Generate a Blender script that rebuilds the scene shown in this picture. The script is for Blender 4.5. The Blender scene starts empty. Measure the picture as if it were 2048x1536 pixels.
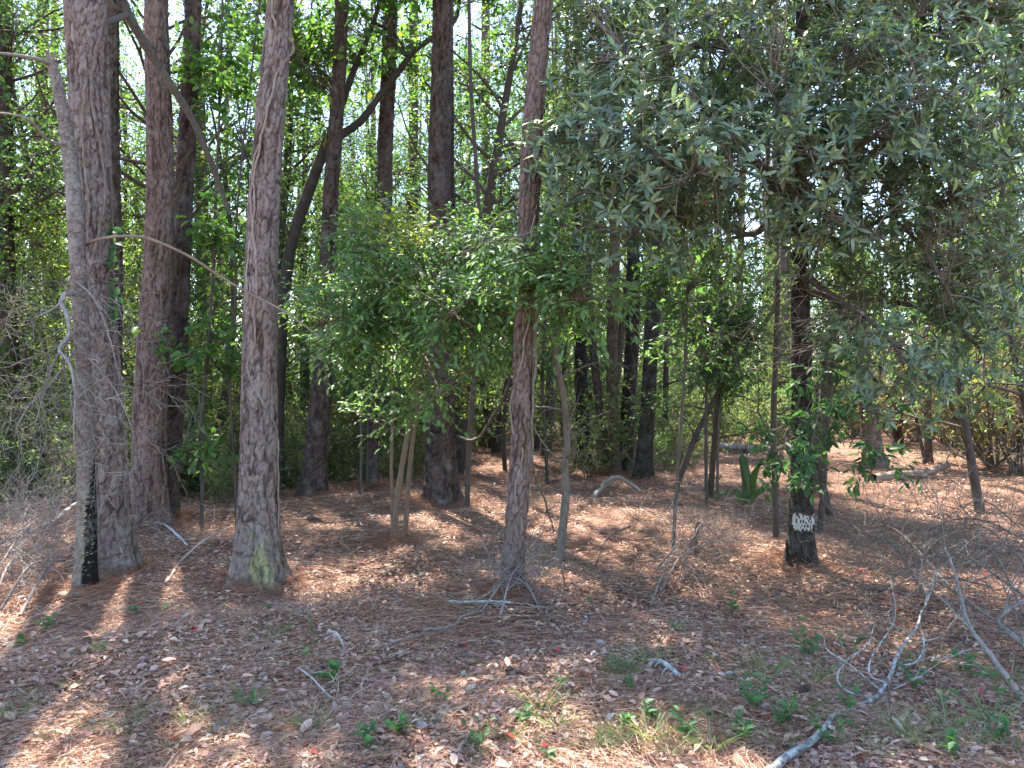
import bpy, math
import numpy as np
from mathutils import Vector

# ------------------------------------------------------------------ camera, sky, sun, exposure
SC = bpy.context.scene
COL = SC.collection
F, CAMZ = 1490.0, 1.6                       # focal length in photo pixels (2048 wide), eye height
cam_d = bpy.data.cameras.new('camera')
cam_d.sensor_width = 36.0
cam_d.lens = F / 2048 * 36.0
cam_d.clip_end = 3000
cam = bpy.data.objects.new('camera', cam_d)
cam.location = (0, 0, CAMZ)
cam.rotation_euler = (math.radians(90), 0, 0)
COL.objects.link(cam)
SC.camera = cam

SUN_AZ, SUN_EL = math.radians(-24), math.radians(60)     # ahead of the camera, a little to the left
world = bpy.data.worlds.new("World")
SC.world = world
world.use_nodes = True
wn = world.node_tree
sky = wn.nodes.new('ShaderNodeTexSky')
sky.sky_type = 'NISHITA'
sky.sun_disc = False
sky.sun_elevation = SUN_EL
sky.sun_rotation = SUN_AZ % (2 * math.pi)
sky.air_density = 1.0
sky.dust_density = .4
bg = wn.nodes['Background']
bg.inputs[1].default_value = 0.12
wn.links.new(sky.outputs[0], bg.inputs[0])

sun_d = bpy.data.lights.new('sun', 'SUN')
sun_d.energy = 5.0
sun_d.angle = math.radians(0.53)
sun_d.color = (1.0, 0.95, 0.87)
sun = bpy.data.objects.new('sun', sun_d)
sv = Vector((math.sin(SUN_AZ) * math.cos(SUN_EL), math.cos(SUN_AZ) * math.cos(SUN_EL), math.sin(SUN_EL)))
sun.rotation_euler = sv.to_track_quat('Z', 'Y').to_euler()
sun.location = (0, 0, 30)
COL.objects.link(sun)

SC.view_settings.view_transform = 'Standard'
SC.view_settings.look = 'None'
SC.view_settings.gamma = 1.0
SC.view_settings.use_curve_mapping = False
SC.view_settings.exposure = 2.7
SC.view_settings.use_white_balance = True          # the phone balanced for the bluish shade
SC.view_settings.white_balance_temperature = 6700
SC.render.engine = 'CYCLES'
SC.cycles.max_bounces = 4
SC.cycles.diffuse_bounces = 3
SC.cycles.glossy_bounces = 2
SC.cycles.transmission_bounces = 4
SC.cycles.caustics_reflective = False
SC.cycles.caustics_refractive = False
SC.cycles.sample_clamp_indirect = 6
SC.cycles.use_denoising = True
SC.cycles.denoiser = 'OPENIMAGEDENOISE'

# ------------------------------------------------------------------ helpers
def rg(seed): return np.random.default_rng(seed)
def nrm(v): return v / np.maximum(np.linalg.norm(v, axis=-1, keepdims=True), 1e-9)

def hgt(x, y):
    """Gently uneven forest floor."""
    x = np.asarray(x, float); y = np.asarray(y, float)
    fade = np.exp(-((x / 60) ** 2 + ((y - 12) / 60) ** 2))
    h = .045 * np.sin(.9 * x + .4) * np.sin(.8 * y + 1.1) + .025 * np.sin(2.1 * x + 1.3 * y) + .02 * np.sin(3.3 * y - 1.9 * x + 2) \
        + .012 * np.sin(6.1 * x + 2.7 * y + 1) + .010 * np.sin(5.2 * y - 4.4 * x)
    return h * fade

def at(px, py, D):
    return np.array([(px - 1024) / F * D, D, CAMZ - (py - 768) / F * D])

def gnd(px, py):
    """Where the line of sight through a photo pixel meets the ground."""
    D = F * CAMZ / (py - 768)
    for _ in range(4):
        x = (px - 1024) / F * D
        D = F * (CAMZ - float(hgt(x, D))) / (py - 768)
    x = (px - 1024) / F * D
    return np.array([x, D, float(hgt(x, D))])

def spline(pts, n):
    """Catmull-Rom through rows of any width, n samples."""
    p = np.asarray(pts, float)
    if len(p) == 2:
        t = np.linspace(0, 1, n)[:, None]
        return p[0] * (1 - t) + p[1] * t
    q = np.vstack([2 * p[0] - p[1], p, 2 * p[-1] - p[-2]])
    t = np.linspace(0, len(p) - 1 - 1e-6, n)
    i = t.astype(int); f = (t - i)[:, None]
    a, b, c, d = q[i], q[i + 1], q[i + 2], q[i + 3]
    return .5 * (2 * b + (c - a) * f + (2 * a - 5 * b + 4 * c - d) * f ** 2 + (3 * b - a - 3 * c + d) * f ** 3)

class MB:
    """Collects triangles with a colour per vertex and a material slot."""
    def __init__(self): self.v, self.t, self.c, self.m, self.n = [], [], [], [], 0
    def add(self, v, t, c, m=0):
        v = np.asarray(v, np.float32).reshape(-1, 3); t = np.asarray(t, np.int64).reshape(-1, 3)
        c = np.asarray(c, np.float32)
        if c.ndim == 1: c = np.tile(c, (len(v), 1))
        self.v.append(v); self.t.append(t + self.n); self.c.append(c); self.m.append(np.full(len(t), m, np.int32)); self.n += len(v)
    def mesh(self, name, mats):
        me = bpy.data.meshes.new(name)
        v = np.concatenate(self.v); t = np.concatenate(self.t).astype(np.int32); c = np.concatenate(self.c)
        me.vertices.add(len(v)); me.vertices.foreach_set('co', v.ravel())
        me.loops.add(len(t) * 3); me.loops.foreach_set('vertex_index', t.ravel())
        me.polygons.add(len(t)); me.polygons.foreach_set('loop_start', np.arange(0, len(t) * 3, 3, dtype=np.int32))
        me.polygons.foreach_set('material_index', np.concatenate(self.m))
        me.polygons.foreach_set('use_smooth', np.ones(len(t), bool))
        at_ = me.attributes.new('tint', 'FLOAT_COLOR', 'POINT')
        at_.data.foreach_set('color', np.concatenate([c, np.ones((len(c), 1), np.float32)], 1).astype(np.float32).ravel())
        for m in (mats if isinstance(mats, (list, tuple)) else [mats]): me.materials.append(m)
        me.update(calc_edges=True)
        return me
    def obj(self, name, mats, parent=None, loc=None):
        o = bpy.data.objects.new(name, self.mesh(name, mats)); COL.objects.link(o)
        if parent is not None: o.parent = parent
        if loc is not None: o.location = loc
        return o

def tag(o, label=None, cat=None, group=None, kind=None):
    if label: o['label'] = label
    if cat: o['category'] = cat
    if group: o['group'] = group
    if kind: o['kind'] = kind
    return o

def thing(name, label, cat, loc=(0, 0, 0), group=None):
    o = bpy.data.objects.new(name, None); COL.objects.link(o)
    o.location = loc; o.empty_display_size = .1
    return tag(o, label, cat, group)

def copy_tree(o, parent=None):
    c = o.copy(); COL.objects.link(c)
    if parent is not None: c.parent = parent
    for ch in list(o.children): copy_tree(ch, c)
    return c

def tubes(mb, P, R, sides, col, m=0):
    """Batch of tapered tubes: P is N x K x 3, R is N x K."""
    P = np.asarray(P, float); R = np.asarray(R, float)
    if P.ndim == 2: P = P[None]; R = R[None]
    N, K, _ = P.shape
    T = np.empty_like(P)
    T[:, 1:-1] = P[:, 2:] - P[:, :-2]; T[:, 0] = P[:, 1] - P[:, 0]; T[:, -1] = P[:, -1] - P[:, -2]
    T = nrm(T)
    ref = np.where(np.abs(T[:, :1, 2:3]) > .8, np.array([1., 0, 0]), np.array([0, 0, 1.]))
    A = nrm(np.cross(T, np.broadcast_to(ref, T.shape))); B = np.cross(T, A)
    th = np.arange(sides) * 2 * math.pi / sides
    V = P[:, :, None] + R[:, :, None, None] * (np.cos(th)[:, None] * A[:, :, None] + np.sin(th)[:, None] * B[:, :, None])
    n, k, s = np.meshgrid(np.arange(N), np.arange(K - 1), np.arange(sides), indexing='ij')
    s2 = (s + 1) % sides
    ix = lambda k_, s_: (n * K + k_) * sides + s_
    t = np.concatenate([np.stack([ix(k, s), ix(k, s2), ix(k + 1, s2)], -1).reshape(-1, 3), np.stack([ix(k, s), ix(k + 1, s2), ix(k + 1, s)], -1).reshape(-1, 3)])
    col = np.asarray(col, float)
    c = np.tile(col, (N * K * sides, 1)) if col.ndim == 1 else np.repeat(col.reshape(N, 3), K * sides, 0)
    mb.add(V, t, c, m)

def lerp_path(P, R, idx, t):
    K = P.shape[1]
    f = np.clip(t, 0, .9999) * (K - 1); i = f.astype(int); g = (f - i)[:, None]
    a, b = P[idx, i], P[idx, i + 1]
    return a * (1 - g) + b * g, nrm(b - a), R[idx, i] * (1 - g[:, 0]) + R[idx, i + 1] * g[:, 0]

def spawn(r, P, R, n, t0, t1, ang, L, K=5, up=0., noise=.25, rfac=.6, planar=0., prof=0., rmin=.0015):
    """n side branches on every path."""
    N = len(P); idx = np.repeat(np.arange(N), n)
    t = t0 + (t1 - t0) * (np.tile(np.arange(n), N) + r.random(N * n)) / n
    s, tan, r0 = lerp_path(P, R, idx, t)
    q = r.normal(size=s.shape); q[:, 2] *= 1 - planar
    q = nrm(q - (q * tan).sum(1, keepdims=True) * tan)
    a = ang * (.7 + .6 * r.random((len(s), 1)))
    d = np.cos(a) * tan + np.sin(a) * q
    ln = (L * (.55 + .9 * r.random(len(s))) * (1 - prof * t))[:, None]
    out = [s]
    for k in range(K - 1):
        d = nrm(d + noise * r.normal(size=d.shape) + np.array([0, 0, up]))
        out.append(out[-1] + d * ln / (K - 1))
    P2 = np.stack(out, 1)
    R2 = np.maximum(r0[:, None] * rfac * np.linspace(1, .3, K)[None], rmin)
    return P2, R2

LEAF_T = {0: [[0, 1, 2], [0, 2, 3]],
          1: [[0, 2, 3], [2, 4, 3], [2, 1, 4], [0, 5, 2], [2, 5, 6], [2, 6, 1]]}
def leaves(mb, base, d, nv, L, Wd, col, fold=.18, curl=.12, q=1, m=0, r=None):
    """Leaf blades: q=0 two triangles, q=1 six triangles with a folded midrib and a curl."""
    d = nrm(d); s = nrm(np.cross(d, nv)); nv = np.cross(s, d)
    L = np.asarray(L)[:, None] * np.ones((len(base), 1)); Wd = np.asarray(Wd)[:, None] * np.ones((len(base), 1))
    curl = np.asarray(curl) if np.ndim(curl) == 0 else np.asarray(curl)[:, None]
    pt = lambda a, b, h: base + d * L * a + s * Wd * b + nv * L * h
    f = fold * Wd / L
    if q == 0:
        V = np.stack([base, pt(.45, .5, f - curl * .3), pt(1, 0, -curl), pt(.45, -.5, f - curl * .3)], 1); k = 4
    else:
        V = np.stack([base, pt(1, 0, -curl), pt(.5, 0, -curl * .15), pt(.28, .44, f), pt(.68, .42, f - curl * .4), pt(.28, -.44, f), pt(.68, -.42, f - curl * .4)], 1); k = 7
    t = (np.arange(len(base)) * k)[:, None, None] + np.array(LEAF_T[q])[None]
    mb.add(V, t, np.repeat(np.asarray(col, float) * np.ones((len(base), 1)), k, 0), m)

def ribbons(mb, P, Wd, col, m=0, r=None):
    """Tapering strips: P is N x K x 3."""
    N, K, _ = P.shape
    d = P[:, -1] - P[:, 0]
    q = np.cross(d, (r or rg(0)).normal(size=d.shape)); s = nrm(q)
    w = np.asarray(Wd)[:, None, None] * np.linspace(1, .15, K)[None, :, None] * .5
    V = np.stack([P - s[:, None] * w, P + s[:, None] * w], 2)
    n, k = np.meshgrid(np.arange(N), np.arange(K - 1), indexing='ij'); b = (n * K + k) * 2
    t = np.concatenate([np.stack([b, b + 1, b + 3], -1).reshape(-1, 3), np.stack([b, b + 3, b + 2], -1).reshape(-1, 3)])
    mb.add(V, t, np.repeat(np.asarray(col, float) * np.ones((N, 1)), K * 2, 0), m)

def palette(r, n, cols, wts=None, var=.22):
    cols = np.asarray(cols, float)
    w = np.ones(len(cols)) if wts is None else np.asarray(wts, float)
    c = cols[r.choice(len(cols), n, p=w / w.sum())]
    return np.clip(c * (1 + var * r.normal(size=(n, 1))) * (1 + .06 * r.normal(size=(n, 3))), .008, .85)

def leaf_on(r, mb, P, R, n, t0, t1, ang, L, wr, cols, wts=None, q=0, flat=.7, droop=.25, m=0, curl=.12, fold=.18):
    """Leaves set along twigs; returns nothing."""
    idx = np.repeat(np.arange(len(P)), n)
    t = t0 + (t1 - t0) * (np.tile(np.arange(n), len(P)) + r.random(len(P) * n)) / n
    s, tan, _ = lerp_path(P, R, idx, t)
    p = r.normal(size=s.shape); p[:, 2] *= .35
    p = nrm(p - (p * tan).sum(1, keepdims=True) * tan)
    a = ang * (.6 + .8 * r.random((len(s), 1)))
    d = np.cos(a) * tan + np.sin(a) * p; d[:, 2] -= droop * r.random(len(s))
    nv = r.normal(size=s.shape) * (1 - flat) + np.array([0, 0, flat])
    LL = L * (.6 + .7 * r.random(len(s)))
    leaves(mb, s, d, nv, LL, LL * wr * (.85 + .3 * r.random(len(s))), palette(r, len(s), cols, wts), q=q, m=m, curl=curl, fold=fold)

# ------------------------------------------------------------------ materials
def new_mat(name):
    m = bpy.data.materials.new(name); m.use_nodes = True
    nt = m.node_tree; nt.nodes.clear()
    return m, nt, nt.nodes.new('ShaderNodeOutputMaterial')

def nd(nt, t, **kw):
    n = nt.nodes.new(t)
    for k, v in kw.items(): setattr(n, k, v)
    return n

def leaf_mat(name, rough=.5, trans=.38, spec=.4, tmul=(1.25, 1.35, .55)):
    m, nt, out = new_mat(name)
    a = nd(nt, 'ShaderNodeAttribute', attribute_name='tint')
    nz = nd(nt, 'ShaderNodeTexNoise'); nz.inputs['Scale'].default_value = 45
    geo = nd(nt, 'ShaderNodeNewGeometry'); nt.links.new(geo.outputs['Position'], nz.inputs['Vector'])
    mr = nd(nt, 'ShaderNodeMapRange'); mr.inputs[1].default_value = .3; mr.inputs[2].default_value = .7; mr.inputs[3].default_value = .8; mr.inputs[4].default_value = 1.2
    nt.links.new(nz.outputs['Fac'], mr.inputs[0])
    mx = nd(nt, 'ShaderNodeVectorMath', operation='SCALE'); nt.links.new(a.outputs['Color'], mx.inputs[0]); nt.links.new(mr.outputs[0], mx.inputs['Scale'])
    p = nd(nt, 'ShaderNodeBsdfPrincipled'); p.inputs['Roughness'].default_value = rough; p.inputs['Specular IOR Level'].default_value = spec
    nt.links.new(mx.outputs[0], p.inputs['Base Color'])
    tr = nd(nt, 'ShaderNodeBsdfTranslucent')
    tm = nd(nt, 'ShaderNodeVectorMath', operation='MULTIPLY'); nt.links.new(mx.outputs[0], tm.inputs[0]); tm.inputs[1].default_value = [x * 1.6 for x in tmul]
    nt.links.new(tm.outputs[0], tr.inputs['Color'])
    mix = nd(nt, 'ShaderNodeMixShader'); mix.inputs[0].default_value = trans
    nt.links.new(p.outputs[0], mix.inputs[1]); nt.links.new(tr.outputs[0], mix.inputs[2]); nt.links.new(mix.outputs[0], out.inputs[0])
    return m

def bark_mat(name, scale=40., bump=.5, patch=(.36, .37, .33), patch_amt=.35, zs=.25, vor=0., pscale=5., plo=.52):
    """Bark: vertex colour with fine grain, lichen-grey blotches and bump."""
    m, nt, out = new_mat(name)
    a = nd(nt, 'ShaderNodeAttribute', attribute_name='tint')
    tc = nd(nt, 'ShaderNodeTexCoord'); mp = nd(nt, 'ShaderNodeMapping'); mp.inputs['Scale'].default_value = (1, 1, zs)
    nt.links.new(tc.outputs['Object'], mp.inputs['Vector'])
    nz = nd(nt, 'ShaderNodeTexNoise'); nz.inputs['Scale'].default_value = scale; nz.inputs['Detail'].default_value = 6; nz.inputs['Roughness'].default_value = .65
    nt.links.new(mp.outputs[0], nz.inputs['Vector'])
    mr = nd(nt, 'ShaderNodeMapRange'); mr.inputs[1].default_value = .25; mr.inputs[2].default_value = .75; mr.inputs[3].default_value = .55; mr.inputs[4].default_value = 1.4
    nt.links.new(nz.outputs['Fac'], mr.inputs[0])
    mx = nd(nt, 'ShaderNodeVectorMath', operation='SCALE'); nt.links.new(a.outputs['Color'], mx.inputs[0]); nt.links.new(mr.outputs[0], mx.inputs['Scale'])
    n2 = nd(nt, 'ShaderNodeTexNoise'); n2.inputs['Scale'].default_value = pscale; n2.inputs['Detail'].default_value = 5; n2.inputs['Roughness'].default_value = .7
    nt.links.new(tc.outputs['Object'], n2.inputs['Vector'])
    m2 = nd(nt, 'ShaderNodeMapRange'); m2.inputs[1].default_value = plo; m2.inputs[2].default_value = plo + .16; m2.inputs[4].default_value = patch_amt
    nt.links.new(n2.outputs['Fac'], m2.inputs[0])
    mc = nd(nt, 'ShaderNodeMix', data_type='RGBA'); nt.links.new(m2.outputs[0], mc.inputs['Factor']); nt.links.new(mx.outputs[0], mc.inputs['A']); mc.inputs['B'].default_value = (*patch, 1)
    p = nd(nt, 'ShaderNodeBsdfPrincipled'); p.inputs['Roughness'].default_value = .92; p.inputs['Specular IOR Level'].default_value = .15
    nt.links.new(mc.outputs['Result'], p.inputs['Base Color'])
    bp = nd(nt, 'ShaderNodeBump'); bp.inputs['Strength'].default_value = bump; bp.inputs['Distance'].default_value = .012
    hsrc = nz.outputs['Fac']
    if vor:
        vt = nd(nt, 'ShaderNodeTexVoronoi', feature='DISTANCE_TO_EDGE'); vt.inputs['Scale'].default_value = vor
        nt.links.new(mp.outputs[0], vt.inputs['Vector'])
        mv = nd(nt, 'ShaderNodeMapRange'); mv.inputs[2].default_value = .12; nt.links.new(vt.outputs['Distance'], mv.inputs[0])
        ad = nd(nt, 'ShaderNodeMath', operation='MULTIPLY_ADD'); nt.links.new(mv.outputs[0], ad.inputs[0]); ad.inputs[1].default_value = 1.6; nt.links.new(nz.outputs['Fac'], ad.inputs[2])
        hsrc = ad.outputs[0]; bp.inputs['Distance'].default_value = .02
    nt.links.new(hsrc, bp.inputs['Height']); nt.links.new(bp.outputs[0], p.inputs['Normal'])
    nt.links.new(p.outputs[0], out.inputs[0])
    return m

def tint_mat(name, rough=.8, spec=.2, nscale=60., lo=.75, hi=1.25):
    m, nt, out = new_mat(name)
    a = nd(nt, 'ShaderNodeAttribute', attribute_name='tint')
    geo = nd(nt, 'ShaderNodeNewGeometry'); nz = nd(nt, 'ShaderNodeTexNoise'); nz.inputs['Scale'].default_value = nscale
    nt.links.new(geo.outputs['Position'], nz.inputs['Vector'])
    mr = nd(nt, 'ShaderNodeMapRange'); mr.inputs[1].default_value = .3; mr.inputs[2].default_value = .7; mr.inputs[3].default_value = lo; mr.inputs[4].default_value = hi
    nt.links.new(nz.outputs['Fac'], mr.inputs[0])
    mx = nd(nt, 'ShaderNodeVectorMath', operation='SCALE'); nt.links.new(a.outputs['Color'], mx.inputs[0]); nt.links.new(mr.outputs[0], mx.inputs['Scale'])
    p = nd(nt, 'ShaderNodeBsdfPrincipled'); p.inputs['Roughness'].default_value = rough; p.inputs['Specular IOR Level'].default_value = spec
    nt.links.new(mx.outputs[0], p.inputs['Base Color']); nt.links.new(p.outputs[0], out.inputs[0])
    return m

def ground_mat():
    m, nt, out = new_mat('forest_floor')
    geo = nd(nt, 'ShaderNodeNewGeometry')
    def noise(sc, det=6, ro=.65):
        n = nd(nt, 'ShaderNodeTexNoise'); n.inputs['Scale'].default_value = sc; n.inputs['Detail'].default_value = det; n.inputs['Roughness'].default_value = ro
        nt.links.new(geo.outputs['Position'], n.inputs['Vector']); return n
    n1, n2, n3 = noise(.7), noise(14), noise(70, 3)
    r1 = nd(nt, 'ShaderNodeValToRGB'); e = r1.color_ramp.elements
    e[0].position = .3; e[0].color = (.08, .044, .032, 1); e[1].position = .72; e[1].color = (.33, .21, .155, 1)
    x = r1.color_ramp.elements.new(.52); x.color = (.19, .11, .078, 1)
    nt.links.new(n2.outputs['Fac'], r1.inputs[0])
    r2 = nd(nt, 'ShaderNodeMapRange'); r2.inputs[1].default_value = .3; r2.inputs[2].default_value = .7; r2.inputs[3].default_value = .7; r2.inputs[4].default_value = 1.3
    nt.links.new(n3.outputs['Fac'], r2.inputs[0])
    mx = nd(nt, 'ShaderNodeVectorMath', operation='SCALE'); nt.links.new(r1.outputs[0], mx.inputs[0]); nt.links.new(r2.outputs[0], mx.inputs['Scale'])
    p = nd(nt, 'ShaderNodeBsdfPrincipled'); p.inputs['Roughness'].default_value = .95; p.inputs['Specular IOR Level'].default_value = .1
    nt.links.new(mx.outputs[0], p.inputs['Base Color'])
    bp = nd(nt, 'ShaderNodeBump'); bp.inputs['Strength'].default_value = .9; bp.inputs['Distance'].default_value = .03
    nt.links.new(n3.outputs['Fac'], bp.inputs['Height']); nt.links.new(bp.outputs[0], p.inputs['Normal'])
    nt.links.new(p.outputs[0], out.inputs[0])
    return m

M_PINE = bark_mat('pine_bark', 55, .7, (.24, .225, .21), .3, .4)
M_PINEFAR = bark_mat('pine_bark_plated', 30, .9, (.24, .225, .21), .25, .45, vor=13)
M_DARK = bark_mat('furrowed_bark', 60, .7, (.15, .155, .13), .3, .2)
M_GREY = bark_mat('grey_bark', 45, .6, (.30, .30, .28), .5, .6)
M_TWIG = tint_mat('dead_twig', .9, .1, 40, .6, 1.35)
M_LICHEN = bark_mat('lichen_bark', 40, .7, (.42, .44, .41), .85, 1., pscale=22, plo=.43)
M_LEAF = leaf_mat('soft_leaf', .5, .42, .35)
M_BAY = leaf_mat('glossy_leaf', .36, .30, .5)
M_NEEDLE = leaf_mat('pine_needle', .5, .3, .4, (1.1, 1.15, .7))
M_LITTER = leaf_mat('dry_leaf', .7, .15, .25, (1.1, .9, .7))
M_STRAW = tint_mat('pine_straw', .7, .25, 30)
M_GRASS = leaf_mat('grass_blade', .5, .3, .35)
M_PAINT = tint_mat('chalky_paint', .85, .2, 50, .85, 1.1)
M_FUNGUS = tint_mat('fungus', .85, .15, 60)
M_GROUND = ground_mat()

# ------------------------------------------------------------------ ground sheet
def ground():
    a = np.concatenate([np.arange(-9, 9.01, .12)]); ext = 9 * 1.28 ** np.arange(1, 22)
    xs = np.concatenate([-ext[::-1], a, ext])
    b = np.arange(-2, 22.01, .12); ys = np.concatenate([-2 - ext[::-1] + 9, b, 22 + ext - 9])
    X, Y = np.meshgrid(xs, ys, indexing='ij')
    V = np.stack([X, Y, hgt(X, Y) - .012], -1).reshape(-1, 3)
    nx, ny = len(xs), len(ys)
    i, j = np.meshgrid(np.arange(nx - 1), np.arange(ny - 1), indexing='ij'); k = i * ny + j
    t = np.concatenate([np.stack([k, k + ny, k + ny + 1], -1).reshape(-1, 3), np.stack([k, k + ny + 1, k + 1], -1).reshape(-1, 3)])
    mb = MB(); mb.add(V, t, (.2, .1, .07))
    tag(mb.obj('ground', M_GROUND), 'forest floor of red-brown pine straw under the trees', kind='structure')
ground()

# ------------------------------------------------------------------ trunks with real bark relief
def cell_relief(u, v, nu, r, jit=.8):
    """Cellular plates on a cylinder: u in cells (wraps at nu), v in cells. Returns edge distance, cell random, position inside the cell."""
    nv = int(v.max()) + 4
    J = r.random((nu, nv, 3))
    f1 = np.full(u.shape, 9.); f2 = np.full(u.shape, 9.); cr = np.zeros(u.shape); dv = np.zeros(u.shape)
    iu = np.floor(u).astype(int); iv = np.floor(v).astype(int)
    for du in (-1, 0, 1):
        for dw in (-1, 0, 1):
            cu = iu + du; cv = np.clip(iv + dw, 0, nv - 1); j = J[cu % nu, cv]
            dx = cu + .5 + (j[..., 0] - .5) * jit - u; dy = cv + .5 + (j[..., 1] - .5) * jit - v
            d = np.sqrt(dx * dx + dy * dy)
            near = d < f1
            f2 = np.where(near, f1, np.minimum(f2, d)); cr = np.where(near, j[..., 2], cr); dv = np.where(near, dy, dv); f1 = np.where(near, d, f1)
    return f2 - f1, cr, dv

BARK = {  # cell width, cell height, relief, plate colours, furrow colour
    'pine': (.042, .115, .016, [(.185, .148, .132), (.215, .178, .165), (.155, .110, .090)], (.042, .027, .022)),
    'pine_red': (.042, .12, .014, [(.148, .108, .092), (.170, .126, .110), (.128, .084, .068)], (.036, .022, .017)),
    'pine_dark': (.046, .13, .018, [(.075, .056, .047), (.090, .069, .059), (.060, .042, .034)], (.018, .012, .010)),
    'furrow': (.026, .16, .008, [(.075, .060, .049), (.088, .072, .058), (.062, .047, .038)], (.028, .021, .017)),
    'furrow_dark': (.026, .16, .008, [(.034, .028, .023), (.042, .035, .029)], (.016, .013, .011)),
    'furrow_brown': (.024, .14, .006, [(.115, .084, .062), (.10, .072, .054)], (.045, .031, .023)),
    'smooth': (.05, .03, .003, [(.175, .146, .128), (.205, .178, .16), (.14, .112, .095)], (.08, .062, .052)),
}

def vnoise(u, v, nu, r):
    """Smooth lattice noise in -1..1 that wraps at nu along u."""
    nu = max(3, int(nu)); nv = int(v.max()) + 3; J = r.random((nu, nv)) * 2 - 1
    u = u % nu; iu = np.floor(u).astype(int) % nu; iv = np.clip(np.floor(v).astype(int), 0, nv - 2); a = u - np.floor(u); b = v - np.floor(v)
    a = a * a * (3 - 2 * a); b = b * b * (3 - 2 * b); i2 = (iu + 1) % nu
    return (J[iu, iv] * (1 - a) + J[i2, iv] * a) * (1 - b) + (J[iu, iv + 1] * (1 - a) + J[i2, iv + 1] * a) * b

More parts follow.
